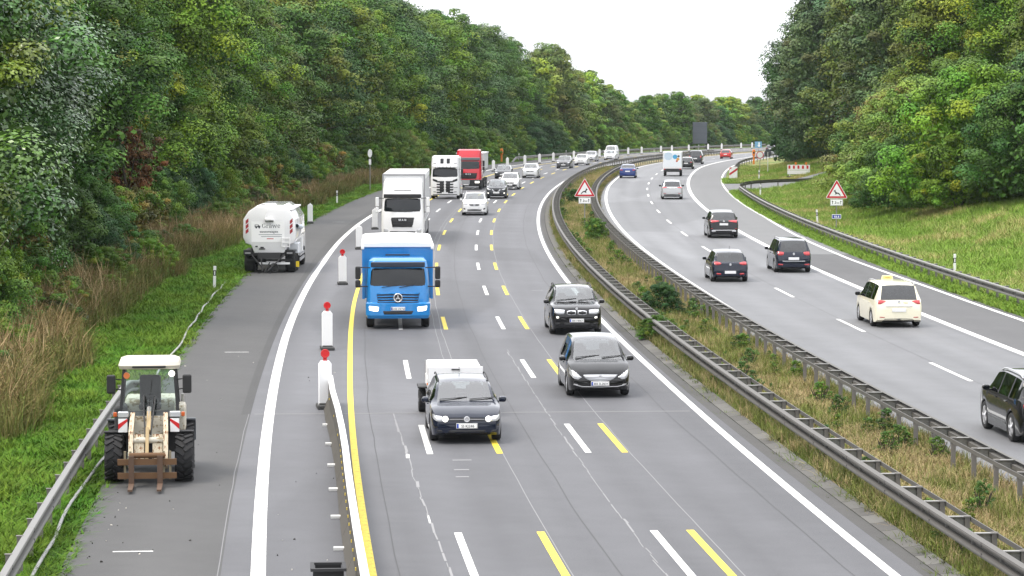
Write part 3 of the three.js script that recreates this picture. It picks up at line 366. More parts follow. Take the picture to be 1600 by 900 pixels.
oncoming(makeCar('city_car', 'silver white car alone in the fast bend of the middle lane', { shape: 'suv', L: 4.3, W: 1.8, H: 1.58, mat: paint(0.66, 0.67, 0.68, .35, .2), build: genericFront(.82, .74, .52) }), -2.56, 122.9, 4.3);
oncoming(makeCar('hatchback', 'dark hatchback mostly hidden beside the red truck', { shape: 'hatch', mat: greyPaint, build: genericFront(.66, .6, .45) }), -5.35, 120.0, 4.5);
oncoming(makeCar('hatchback', 'black and silver car with dark double grille in the far bend', { shape: 'hatch', W: 1.82, H: 1.58, mat: paint(0.10, 0.10, 0.105, .3, .3), build: genericFront(.72, .64, .46) }), -2.04, 167.7, 4.5);
oncoming(makeCar('hatchback', 'white car right behind the dark car in the far bend', { shape: 'hatch', mat: whitePaint, build: genericFront(.68, .6, .45) }), -1.9, 191.7, 4.5);
oncoming(makeCar('sedan', 'silver saloon partly hidden by the white car in the far bend', { shape: 'sedan', H: 1.55, mat: silverPaint, build: genericFront(.68, .6, .45) }), -4.31, 228, 4.7);
oncoming(makeCar('hatchback', 'farther white car ahead of the white delivery van', { shape: 'hatch', mat: whitePaint, build: genericFront(.68, .6, .45) }), -3.33, 245.7, 4.5);
oncoming(makeCar('delivery_van', 'white delivery van farthest back among the oncoming traffic', { shape: 'van', category: 'van', H: 2.1, mat: whitePaint, build: genericFront(.85, .74, .5) }), -5.2, 262, 4.9);

// --- cars leaving on the right
const tail = (k, lamps, plateY, o = {}) => { const { both, P2, W } = k; for (const [t, b] of lamps) both('tail_light', t, b, 'rear', M.lampRed, .016); if (o.bumper) P2('rear_bumper', o.bumper[0], o.bumper[1], 'rear', M.dark, .012); if (o.reflect) both('reflector', o.reflect[0], o.reflect[1], 'rear', M.lampRed, .012); rearPlate(k, plateY, null); if (o.badge) badge(k, o.badge, -1, .055); if (o.wiper) part(k.g, 'rear_wiper', bar([0, o.wiper, zAt(k.g, 0, o.wiper, -1, [k.body, k.g.children[1]]) - .03], [0.4, o.wiper + .05, zAt(k.g, .4, o.wiper + .05, -1, [k.body, k.g.children[1]]) - .03], .02), M.black); };
M.glassTint = new THREE.MeshPhysicalMaterial({ color: lin(0.16, 0.18, 0.19), roughness: 0.02, transmission: 1, thickness: 0, ior: 1.9 });
leaving(makeCar('taxi', 'cream taxi with yellow roof sign on the right carriageway', { shape: 'mpv', L: 4.53, W: 1.84, H: 1.67, mat: creamPaint, glass: M.glassTint, mirror: M.black, rails: 'silver', build(k) { tail(k, [[[[.44, 1.0], [.6, 1.03], [.8, 1.04]], [[.58, .93], [.68, .87], [.8, .86]]]], .66, { badge: .97, reflect: [[[.52, .40], [.74, .42]], [[.52, .37], [.74, .38]]], bumper: [[[-.6, .34], [0, .36], [.6, .34]], [[-.6, .22], [0, .22], [.6, .22]]] });
  part(k.g, 'trim_strip', bx(1.0, .02, .02, 0, .80, -4.53 / 2 - .002), M.silver); k.P2('sticker', [[-.36, .935], [-.14, .945]], [[-.36, .915], [-.14, .92]], 'rear', std(.35, .25, .02), .01);
  const sg = part(k.g, 'roof_sign', extr([[-.21, 0], [.21, 0], [.18, .11], [-.18, .11]], .1, .008).translate(0, 1.67, .2), std(.80, .72, .42, .5)); const tx = canvasTex(128, 40, (c, w, h) => { c.fillStyle = '#ecd27a'; c.fillRect(0, 0, w, h); c.fillStyle = '#1b1606'; c.font = 'bold 34px sans-serif'; c.textAlign = 'center'; c.textBaseline = 'middle'; c.fillText('TAXI', w / 2, h / 2 + 2); }); const tp = part(sg, 'sign_lettering', new THREE.PlaneGeometry(.32, .085), new THREE.MeshStandardMaterial({ map: tx, roughness: .5 })); at(tp, 0, 1.725, .186, 0, Math.PI); } }), 12.5, -78.2, 4.53);
leaving(makeCar('minivan', 'navy people carrier with red tail lights ahead of the taxi', { shape: 'mpv', L: 4.4, W: 1.8, H: 1.66, mat: navyPaint, glass: M.glassTint, rails: 'silver', build(k) { tail(k, [[[[.46, 1.02], [.64, 1.05], [.8, 1.06]], [[.5, .87], [.66, .84], [.8, .86]]]], .70, { badge: .93, reflect: [[[.5, .44], [.78, .46]], [[.52, .37], [.78, .38]]] }); part(k.g, 'trim_strip', bx(1.1, .03, .02, 0, .58, -2.22), M.chrome); } }), 13.18, -44.8, 4.4);
leaving(makeCar('hatchback', 'dark blue hatchback in the middle lane with roof antenna', { shape: 'hatch', L: 4.05, W: 1.73, H: 1.46, wb: 2.57, f: .8, mat: navyPaint, glass: M.glassTint, antenna: true, build(k) { tail(k, [[[[.4, .90], [.58, .95], [.76, .97]], [[.44, .82], [.6, .78], [.76, .80]]]], .46, { badge: .82, reflect: [[[.42, .42], [.66, .44]], [[.42, .34], [.66, .35]]] }); } }), 9.32, -51.9, 4.05, .75);
leaving(makeCar('suv', 'black SUV with full-width red lamps and chrome exhaust trim', { shape: 'suv', L: 4.67, W: 1.86, mat: blackPaint, glass: M.glassTint, build(k) { tail(k, [[[[.26, 1.08], [.5, 1.11], [.84, 1.13]], [[.30, 1.04], [.5, .98], [.84, .92]]]], .86, { badge: 1.05, reflect: [[[.66, .60], [.8, .62]], [[.66, .57], [.8, .58]]] }); part(k.g, 'trim_strip', bx(1.36, .05, .04, 0, .50, -2.33), M.chrome); for (const x of [.62, -.62]) part(k.g, 'exhaust_trim', rbx(.26, .09, .05, .02, x, .45, -2.32), M.chrome); } }), 12.95, -10.1, 4.67);
leaving(makeCar('suv', 'silver SUV on the right carriageway behind the box van', { shape: 'suv', L: 4.5, W: 1.84, H: 1.62, mat: silverPaint, glass: M.glassTint, mirror: M.black, build(k) { tail(k, [[[[.36, 1.04], [.6, 1.07], [.84, 1.07]], [[.5, .98], [.66, .95], [.84, .95]]]], .98, { reflect: [[[.5, .52], [.76, .54]], [[.5, .48], [.76, .49]]], bumper: [[[-.76, .44], [0, .46], [.76, .44]], [[-.72, .28], [0, .27], [.72, .28]]] }); } }), 12.7, 57.9, 4.5);
leaving(makeCar('saloon', 'blue saloon close to the median rail in the bend', { shape: 'sedan', L: 4.6, H: 1.5, mat: bluePaint, glass: M.glassTint, build(k) { tail(k, [[[[.5, .93], [.66, .95], [.82, .95]], [[.52, .84], [.66, .82], [.82, .83]]]], .74, {}); } }), 8.03, 123.6, 4.6);
leaving(makeCar('hatchback', 'black small car half hidden by the white box van', { shape: 'hatch', mat: blackPaint, glass: M.glassTint, build(k) { tail(k, [[[[.5, .9], [.8, .92]], [[.5, .8], [.8, .8]]]], .72, {}); } }), 13.3, 166, 4.5);
leaving(makeCar('van', 'dark grey van ahead of the white box van', { shape: 'van', category: 'van', mat: greyPaint, glass: M.glassTint, build(k) { tail(k, [[[[.66, 1.2], [.86, 1.2]], [[.66, .9], [.86, .88]]]], .8, {}); } }), 12.7, 204, 4.9);
leaving(makeCar('hatchback', 'red car on the far right carriageway near the rail', { shape: 'hatch', mat: redPaint, glass: M.glassTint, build(k) { tail(k, [[[[.5, .9], [.8, .92]], [[.5, .8], [.8, .8]]]], .72, { bumper: [[[-.7, .42], [0, .43], [.7, .42]], [[-.66, .28], [0, .27], [.66, .28]]] }); } }), 12.74, 266.3, 4.5);
leaving(makeCar('hatchback', 'dark car farthest away where the road meets the trees', { shape: 'hatch', mat: blackPaint, glass: M.glassTint, build(k) { tail(k, [[[[.5, .9], [.8, .92]], [[.5, .8], [.8, .8]]]], .72, {}); } }), 9.2, 372, 4.5);
leaving(makeCar('suv', 'far white car at the edge of the wood', { shape: 'suv', mat: whitePaint, glass: M.glassTint, build(k) { tail(k, [[[[.5, 1.0], [.8, 1.02]], [[.5, .9], [.8, .9]]]], .8, {}); } }), 9.9, 396, 4.65);
// --- the SUV cut by the right edge
leaving(makeCar('suv', 'black SUV with bright alloy wheels cut by the right picture edge', { shape: 'suv', L: 4.5, W: 1.82, H: 1.68, mat: blackPaint, glass: M.glassTint, rails: 'silver', rim: M.chrome, sill: std(.10, .105, .11, .5), build(k) { tail(k, [[[[.5, 1.0], [.8, 1.02]], [[.5, .9], [.8, .9]]]], .8, {}); } }), 9.33, -113.8, 4.5);
// ------------------------------------------------------------------ trucks
// a cab as stacked rounded outlines: slices of { y, w (half), zf, zr, r }
function stack(slices, crease = 0.5) {
  const ring = s => { const o = []; const r = s.r, rr = s.rr ?? 0.05; for (let i = 0; i <= 6; i++) o.push([lerp(-s.w + r, s.w - r, i / 6), s.zf + (s.bow || 0) * (1 - (i / 3 - 1) ** 2)]); for (let i = 1; i <= 5; i++) { const a = Math.PI / 2 * (1 - i / 5); o.push([s.w - r + r * Math.cos(a), s.zf - r + r * Math.sin(a)]); } for (let i = 1; i <= 3; i++) o.push([s.w, lerp(s.zf - r, s.zr + rr, i / 3)]); o.push([s.w - rr, s.zr], [0, s.zr], [-s.w + rr, s.zr]); for (let i = 0; i < 3; i++) o.push([-s.w, lerp(s.zr + rr, s.zf - r, i / 3)]); for (let i = 0; i < 5; i++) { const a = Math.PI - Math.PI / 2 * i / 5; o.push([-s.w + r + r * Math.cos(a), s.zf - r + r * Math.sin(a)]); } return o.map(([x, z]) => [x, s.y, z]); };
  const R = slices.map(ring), n = R[0].length, t = []; for (let i = 0; i < R.length - 1; i++) for (let k = 0; k < n; k++) { const l = (k + 1) % n; t.push(...R[i][k], ...R[i][l], ...R[i + 1][l], ...R[i][k], ...R[i + 1][l], ...R[i + 1][k]); }
  for (const [q, f] of [[R[0], -1], [R[R.length - 1], 1]]) { const c = [0, q[0][1], (q[0][2] + q[Math.floor(n / 2)][2]) / 2]; for (let k = 0; k < n; k++) { const l = (k + 1) % n; if (f > 0) t.push(...c, ...q[k], ...q[l]); else t.push(...c, ...q[l], ...q[k]); } }
  const g = new THREE.BufferGeometry(); g.setAttribute('position', new THREE.Float32BufferAttribute(t, 3)); return toCreasedNormals(g, crease);
}
function truckTools(g, body) { const P2 = (nm, top, bot, dir, m, off = 0.015, k = 10) => part(g, nm, patch([body], sub(top, k), sub(bot, k), dir, off), m); return { P2, both: (nm, t, b, dir, m, off) => { P2(nm, t, b, dir, m, off); P2(nm, mirrorX(t), mirrorX(b), dir, m, off); } }; }
function bigMirror(g, x, y, z, m, h = 0.75) { for (const k of [1, -1]) { const o = part(g, 'mirror_housing', merge([rbx(0.2, h * 0.58, 0.16, 0.05, k * x, y + h * 0.2, z), rbx(0.2, h * 0.34, 0.15, 0.05, k * x, y - h * 0.3, z)]), m); part(o, 'mirror_arm', merge([rod([k * (x - 0.45), y + h * 0.42, z - 0.1], [k * (x - 0.02), y + h * 0.45, z], 0.022), rod([k * (x - 0.45), y - h * 0.42, z - 0.1], [k * (x - 0.02), y - h * 0.42, z], 0.022)]), M.black); } }
function truckWheels(g, zs, half, r = 0.5) { for (const z of zs) for (const x of [1, -1]) wheel(g, x * (half - 0.16), r, z, r, 0.3, M.grey); }
M.truckBlue = paint(0.020, 0.205, 0.52, 0.4); M.tarpWhite = std(0.78, 0.78, 0.78, 0.55); M.truckWhite = paint(0.80, 0.80, 0.80, 0.4); M.truckRed = paint(0.55, 0.02, 0.035, 0.4);
{ // ---- blue truck with white roofed box
  const g = thing('box_truck', 'blue box truck with white roof and star on its grille', 'truck'); const W = 1.19;
  const cab = part(g, 'cab', stack([{ y: 0.40, w: W - .06, zf: 1.28, zr: -0.6, r: .18, bow: .06 }, { y: .52, w: W, zf: 1.34, zr: -.6, r: .2, bow: .08 }, { y: .95, w: W, zf: 1.32, zr: -.6, r: .22, bow: .08 }, { y: 1.0, w: W - .03, zf: 1.25, zr: -.6, r: .24, bow: .08 }, { y: 1.55, w: W - .03, zf: 1.2, zr: -.6, r: .26, bow: .08 }, { y: 2.3, w: W - .08, zf: .98, zr: -.6, r: .28, bow: .07 }, { y: 2.5, w: W - .12, zf: .86, zr: -.6, r: .3, bow: .06 }, { y: 2.6, w: W - .22, zf: .62, zr: -.56, r: .3, bow: .05 }]), M.truckBlue); const { P2, both } = truckTools(g, cab);
  P2('windshield', [[-1.03, 2.3], [0, 2.34], [1.03, 2.3]], [[-1.1, 1.56], [0, 1.5], [1.1, 1.56]], 'front', M.glassDark, .02); part(g, 'sun_visor', rbx(2.0, .2, .12, .04, 0, 2.38, 1.12), std(.02, .03, .05, .3));
  for (let i = 0; i < 4; i++) P2('grille_slat', [[-.80, 1.34 - i * .1], [0, 1.36 - i * .1], [.80, 1.34 - i * .1]], [[-.78 + i * .02, 1.285 - i * .1], [0, 1.305 - i * .1], [.78 - i * .02, 1.285 - i * .1]], 'front', M.truckBlue, .045);
  P2('grille_frame', [[-.84, 1.38], [0, 1.40], [.84, 1.38]], [[-.74, .92], [0, .92], [.74, .92]], 'front', std(.006, .02, .05, .5), .012);
  const st = part(g, 'badge', cyl(.165, .165, .03, 24, 0, 1.17, 1.36, Math.PI / 2), M.black); part(st, 'emblem_ring', new THREE.TorusGeometry(.15, .02, 8, 28).translate(0, 1.17, 1.385), M.chrome); part(st, 'emblem_star', merge([0, 1, 2].map(i => extr([[-.035, 0], [.035, 0], [0, .15]], .02).rotateZ(i * Math.PI * 2 / 3).translate(0, 1.17, 1.38))), M.chrome);
  P2('lower_intake', [[-.60, .70], [0, .70], [.60, .70]], [[-.52, .54], [0, .54], [.52, .54]], 'front', M.grille, .01); both('headlight', [[.70, .84], [.9, .86], [1.08, .88]], [[.72, .66], [.9, .66], [1.06, .7]], 'front', M.lampOn, .02); plate(g, 0, .77, 1.435, 'HAM·CW768', 1); for (const x of [-.5, .15]) part(g, 'wiper', bar([x - .1, 1.55, 1.3], [x + .5, 1.64, 1.27], .025), M.black);
  both('side_window', [[0, 2.25], [.7, 2.25]], [[0, 1.55], [.85, 1.5]], 'right', M.glassDark, .012); P2('side_window', [[0, 2.25], [.7, 2.25]], [[0, 1.55], [.85, 1.5]], 'left', M.glassDark, .012); bigMirror(g, W + .28, 1.92, 1.15, M.black, .82);
  part(g, 'cab_step', bx(2.2, .1, .9, 0, .42, .4), M.black);
  part(g, 'chassis', bx(.9, .25, 8.6, 0, .72, -3.6), M.dark); const box = part(g, 'box_body', rbx(2.64, 1.95, 7.6, .03, 0, 1.98, -4.65), M.truckBlue); for (const x of [-.42, .28]) part(box, 'front_rib', bx(.05, 1.85, .04, x, 1.98, -.82), M.truckBlue); for (const x of [-1.28, 1.28]) part(box, 'corner_post', bx(.1, 2.0, .1, x, 1.98, -.86), M.truckBlue);
  const pr = [[-1.35, 2.94], [1.35, 2.94], [1.35, 3.02], [1.25, 3.07], [.6, 3.1], [0, 3.11], [-.6, 3.1], [-1.25, 3.07], [-1.35, 3.02]]; part(g, 'box_roof', extr(pr, 7.7, .01).translate(0, 0, -8.5), M.tarpWhite); for (const x of [-1.31, 1.31]) part(g, 'corner_cap', rbx(.12, .16, .12, .04, x, 2.92, -.8), M.white2); part(g, 'roof_light_bar', bx(.9, .05, .06, 0, 2.68, .0), M.black);
  truckWheels(g, [.1, -5.6, -6.7], 1.18, .46); part(g, 'mudguard', bx(2.3, .1, 1.1, 0, .98, -6.1), M.dark); for (const x of [-1.18, 1.18]) part(g, 'fuel_tank', rbx(.4, .5, 1.3, .12, x * .78, .7, -1.9), M.dark);
  place(g, -6.1, -77.6, 0); }
{ // ---- white tractor with white box trailer behind the blue truck
  const g = thing('semi_truck', 'white tractor and tall white trailer behind the blue truck', 'truck'); const W = 1.25;
  const cab = part(g, 'cab', stack([{ y: .35, w: W - .05, zf: 1.3, zr: -.9, r: .18, bow: .08 }, { y: .95, w: W, zf: 1.36, zr: -.9, r: .24, bow: .1 }, { y: 1.85, w: W, zf: 1.28, zr: -.9, r: .3, bow: .1 }, { y: 2.75, w: W - .05, zf: 1.06, zr: -.9, r: .34, bow: .08 }, { y: 3.1, w: W - .07, zf: .92, zr: -.9, r: .36, bow: .06 }, { y: 3.55, w: W - .1, zf: .62, zr: -.9, r: .4, bow: .05 }, { y: 3.85, w: W - .2, zf: .2, zr: -.88, r: .42, bow: .03 }]), M.truckWhite); const { P2, both } = truckTools(g, cab);
  P2('windshield', [[-1.1, 2.74], [0, 2.78], [1.1, 2.74]], [[-1.14, 1.9], [0, 1.84], [1.14, 1.9]], 'front', M.glassDark, .02); part(g, 'sun_visor', rbx(2.2, .24, .14, .05, 0, 2.84, 1.2), M.black); P2('roof_slot', [[-.55, 3.18], [0, 3.2], [.55, 3.18]], [[-.5, 3.12], [0, 3.14], [.5, 3.12]], 'front', M.black, .01); P2('roof_slot', [[-.35, 3.6], [0, 3.62], [.35, 3.6]], [[-.35, 3.55], [0, 3.57], [.35, 3.55]], 'front', M.black, .01);
  P2('grille', [[-.72, 1.62], [0, 1.64], [.72, 1.62]], [[-.6, 1.02], [0, .98], [.6, 1.02]], 'front', M.grille, .02); for (let i = 0; i < 4; i++) P2('grille_slat', [[-.62, 1.36 - i * .1], [0, 1.37 - i * .1], [.62, 1.36 - i * .1]], [[-.6, 1.33 - i * .1], [0, 1.34 - i * .1], [.6, 1.33 - i * .1]], 'front', M.dark, .04);
  const tx = canvasTex(160, 48, (c, w, h) => { c.fillStyle = '#0c0d10'; c.fillRect(0, 0, w, h); c.fillStyle = '#dfe2e6'; c.font = 'bold 42px sans-serif'; c.textAlign = 'center'; c.textBaseline = 'middle'; c.fillText('M A N', w / 2, h / 2 + 2); }); at(part(g, 'grille_lettering', new THREE.PlaneGeometry(.62, .18), new THREE.MeshStandardMaterial({ map: tx, roughness: .4 })), 0, 1.46, 1.475, -.06); M.manText = tx;
  P2('lower_intake', [[-.8, .82], [0, .82], [.8, .82]], [[-.74, .5], [0, .48], [.74, .5]], 'front', M.grille, .01); both('headlight', [[.82, .9], [1.12, .96]], [[.84, .62], [1.1, .66]], 'front', M.lampClear, .02); plate(g, 0, .68, 1.48, null, 1); for (const x of [-.55, .2]) part(g, 'wiper', bar([x - .1, 1.93, 1.37], [x + .55, 2.02, 1.34], .03), M.black);
  P2('side_window', [[.1, 2.6], [.8, 2.6]], [[.1, 1.9], [.95, 1.85]], 'right', M.glassDark, .012); P2('side_window', [[.1, 2.6], [.8, 2.6]], [[.1, 1.9], [.95, 1.85]], 'left', M.glassDark, .012); bigMirror(g, W + .24, 2.3, 1.05, M.white2, .95);
  part(g, 'chassis', bx(1.0, .3, 5.6, 0, .8, -2.4), M.dark); part(g, 'side_fairing', merge([bx(.08, 1.1, 1.2, 1.22, .9, -1.7), bx(.08, 1.1, 1.2, -1.22, .9, -1.7)]), M.truckWhite);
  const tr = part(g, 'trailer_box', rbx(2.55, 2.85, 13.2, .04, 0, 2.63, -8.2), M.tarpWhite); for (const k of [1, -1]) for (let i = 0; i < 9; i++) part(tr, 'tarp_strap', bx(.012, 2.4, .06, k * 1.28, 2.55, -2.5 - i * 1.4), M.grey); part(tr, 'front_frame', merge([bx(.09, 2.85, .03, 1.23, 2.63, -1.58), bx(.09, 2.85, .03, -1.23, 2.63, -1.58), bx(2.5, .09, .03, 0, 4.02, -1.58)]), M.grey); part(g, 'trailer_skirt', merge([bx(.05, .7, 6, 1.24, .82, -7), bx(.05, .7, 6, -1.24, .82, -7)]), M.grey);
  truckWheels(g, [0, -3.6, -10.6, -11.9, -13.2], 1.25, .5); place(g, -6.52, -17, 0); }
{ // ---- white tractor with black slatted grille
  const g = thing('tractor_unit', 'white tractor unit with black slatted grille and two roof windows', 'truck'); const W = 1.25;
  const cab = part(g, 'cab', stack([{ y: .32, w: W - .03, zf: 1.3, zr: -.9, r: .2, bow: .1 }, { y: 1.0, w: W, zf: 1.36, zr: -.9, r: .26, bow: .12 }, { y: 1.85, w: W, zf: 1.3, zr: -.9, r: .3, bow: .12 }, { y: 2.65, w: W - .06, zf: 1.08, zr: -.9, r: .34, bow: .1 }, { y: 3.0, w: W - .04, zf: 1.05, zr: -.9, r: .36, bow: .08 }, { y: 3.55, w: W - .08, zf: .92, zr: -.9, r: .4, bow: .06 }, { y: 3.72, w: W - .2, zf: .7, zr: -.86, r: .4, bow: .04 }]), M.truckWhite); const { P2, both } = truckTools(g, cab);
  P2('windshield', [[-1.12, 2.66], [0, 2.7], [1.12, 2.66]], [[-1.14, 1.82], [0, 1.7], [1.14, 1.82]], 'front', M.glassDark, .02); part(g, 'sun_visor', rbx(2.2, .16, .22, .05, 0, 2.78, 1.25), M.truckWhite); for (const x of [-.8, -.48, -.16, .16, .48, .8]) part(g, 'roof_lamp', new THREE.SphereGeometry(.07, 10, 8).translate(x, 2.74, 1.38), M.lampClear);
  both('roof_window', [[.12, 3.5], [.42, 3.5]], [[.12, 2.98], [.42, 2.98]], 'front', M.glassDark, .015); both('upper_lamp', [[.75, 3.1], [1.0, 3.1]], [[.75, 3.0], [1.02, 3.0]], 'front', M.grey, .01);
  for (let i = 0; i < 5; i++) both('grille_slat', [[.05, 1.56 - i * .23], [.4, 1.56 - i * .23], [.74, 1.56 - i * .23]], [[.05, 1.41 - i * .23], [.4, 1.41 - i * .23], [.7, 1.41 - i * .23]], 'front', M.grille, .02); both('grille_column', [[.08, 1.62], [.46, 1.62]], [[.08, .42], [.46, .42]], 'front', M.grille, .012); both('headlight', [[.62, 1.62], [1.08, 1.78]], [[.68, 1.42], [1.08, 1.56]], 'front', M.glassDark, .02); both('fog_light', [[.76, .66], [1.0, .68]], [[.76, .56], [1.0, .58]], 'front', M.grey, .012); both('bumper_slot', [[.7, 1.0], [1.1, 1.03]], [[.7, .96], [1.1, .98]], 'front', M.black, .01);
  P2('bumper_lip', [[-1.15, .42], [0, .42], [1.15, .42]], [[-1.1, .34], [0, .34], [1.1, .34]], 'front', M.black, .01); plate(g, 0, .52, 1.50, null, 1);
  P2('side_window', [[.1, 2.55], [.8, 2.55]], [[.1, 1.85], [.95, 1.8]], 'right', M.glassDark, .012); P2('side_window', [[.1, 2.55], [.8, 2.55]], [[.1, 1.85], [.95, 1.8]], 'left', M.glassDark, .012); bigMirror(g, W + .2, 2.2, 1.0, M.black, .8);
  part(g, 'chassis', bx(1.0, .3, 5.4, 0, .8, -2.4), M.dark); part(g, 'side_skirt', merge([bx(.06, .8, 2.2, 1.22, .75, -2.3), bx(.06, .8, 2.2, -1.22, .75, -2.3)]), M.truckWhite); part(g, 'air_deflector', merge([bx(.06, 2.6, .7, 1.2, 2.3, -1.25), bx(.06, 2.6, .7, -1.2, 2.3, -1.25)]), M.truckWhite); truckWheels(g, [.1, -3.7], 1.25, .5); place(g, -6.74, 58.6, 0); }
{ // ---- red tipper tractor
  const g = thing('tipper_truck', 'red truck with pale tipper body behind the white tractor unit', 'truck'); const W = 1.23;
  const cab = part(g, 'cab', stack([{ y: .95, w: W, zf: 1.36, zr: -.8, r: .22, bow: .08 }, { y: 1.85, w: W, zf: 1.3, zr: -.8, r: .28, bow: .1 }, { y: 2.75, w: W - .06, zf: 1.08, zr: -.8, r: .32, bow: .08 }, { y: 3.3, w: W - .09, zf: .92, zr: -.8, r: .36, bow: .06 }, { y: 3.7, w: W - .12, zf: .72, zr: -.8, r: .38, bow: .05 }, { y: 3.82, w: W - .25, zf: .45, zr: -.76, r: .38, bow: .03 }]), M.truckRed); const { P2, both } = truckTools(g, cab);
  P2('windshield', [[-1.1, 2.72], [0, 2.76], [1.1, 2.72]], [[-1.12, 1.96], [0, 1.9], [1.12, 1.96]], 'front', M.glassDark, .02); part(g, 'sun_visor', rbx(2.2, .26, .16, .05, 0, 2.92, 1.16), std(.16, .17, .18, .3)); P2('grille', [[-.86, 1.62], [0, 1.64], [.86, 1.62]], [[-.78, 1.0], [0, 1.0], [.78, 1.0]], 'front', M.grille, .02); at(part(g, 'grille_lettering', new THREE.PlaneGeometry(.7, .2), new THREE.MeshStandardMaterial({ map: M.manText, roughness: .4 })), 0, 1.5, 1.475, -.06);
  const bump = part(g, 'bumper', rbx(2.44, .62, .5, .08, 0, .66, 1.24), M.grille); part(bump, 'step_panel', rbx(1.1, .4, .05, .02, -.4, .72, 1.5), M.grey); for (const x of [-.85, .85]) part(g, 'headlight', rbx(.42, .18, .06, .03, x, .74, 1.5), M.lampOn); plate(g, -.2, .52, 1.51, null, 1);
  P2('side_window', [[.1, 2.6], [.8, 2.6]], [[.1, 2.0], [.95, 1.95]], 'right', M.glassDark, .012); P2('side_window', [[.1, 2.6], [.8, 2.6]], [[.1, 2.0], [.95, 1.95]], 'left', M.glassDark, .012); bigMirror(g, W + .2, 2.3, 1.0, M.black, .95);
  part(g, 'chassis', bx(1.0, .3, 6.6, 0, .85, -3), M.dark); part(g, 'tipper_body', extr([[-1.27, 3.35], [-1.27, 1.9], [-.8, 1.25], [.8, 1.25], [1.27, 1.9], [1.27, 3.35]], 7.2, .02).translate(0, 0, -8.6), std(.62, .63, .64, .5)); part(g, 'tipper_rim', bx(2.7, .12, 7.3, 0, 3.38, -5), std(.66, .67, .68, .5)); truckWheels(g, [.05, -3.4, -6.2, -7.5], 1.25, .5); place(g, -6.17, 83.2, 0); }
{ // ---- white box pick-up on the right carriageway
  const g = thing('box_van', 'white box van with colourful print seen from behind', 'van'); const b = part(g, 'box_body', rbx(2.12, 1.75, 3.4, .05, 0, 1.85, -.9), M.tarpWhite);
  const tx = canvasTex(256, 220, (c, w, h) => { c.fillStyle = '#e9eef2'; c.fillRect(0, 0, w, h); c.fillStyle = '#c4d6e4'; c.beginPath(); c.arc(70, 60, 60, 0, 7); c.fill(); c.fillStyle = '#4aa3d0'; c.beginPath(); c.arc(165, 70, 34, 0, 7); c.fill(); c.fillStyle = '#d9a14e'; c.beginPath(); c.arc(205, 105, 22, 0, 7); c.fill(); c.fillStyle = '#3b3b40'; c.beginPath(); c.arc(215, 62, 16, 0, 7); c.fill(); c.fillStyle = '#b8442f'; c.beginPath(); c.arc(190, 135, 14, 0, 7); c.fill(); }); at(part(b, 'rear_print', new THREE.PlaneGeometry(2.0, 1.62), new THREE.MeshStandardMaterial({ map: tx, roughness: .5 })), 0, 1.87, -2.612, 0, Math.PI);
  part(g, 'rear_frame', bx(2.1, .2, .12, 0, .95, -2.56), M.white2); part(g, 'chassis', bx(1.6, .36, 4.6, 0, .66, -.4), M.dark); for (const x of [-.78, .78]) part(g, 'tail_light', rbx(.36, .13, .06, .02, x, .78, -2.64), M.lampRed); plate(g, 0, .72, -2.66, null, -1);
  const cab = part(g, 'cab', stack([{ y: .45, w: .95, zf: 2.6, zr: .8, r: .25 }, { y: 1.1, w: .98, zf: 2.5, zr: .8, r: .28 }, { y: 1.3, w: .96, zf: 2.1, zr: .8, r: .3 }, { y: 2.1, w: .82, zf: 1.35, zr: .8, r: .2 }]), whitePaint); truckTools(g, cab).P2('windshield', [[-.7, 2.0], [0, 2.02], [.7, 2.0]], [[-.85, 1.35], [0, 1.32], [.85, 1.35]], 'front', M.glassDark, .02); mirrors(g, 1.02, 1.5, 1.9, M.black, .2, .26); for (const z of [-1.4, 1.7]) for (const x of [-1, 1]) wheel(g, x * .88, .34, z, .34, .24); place(g, 12.74, 133.5, 0, Math.PI); }
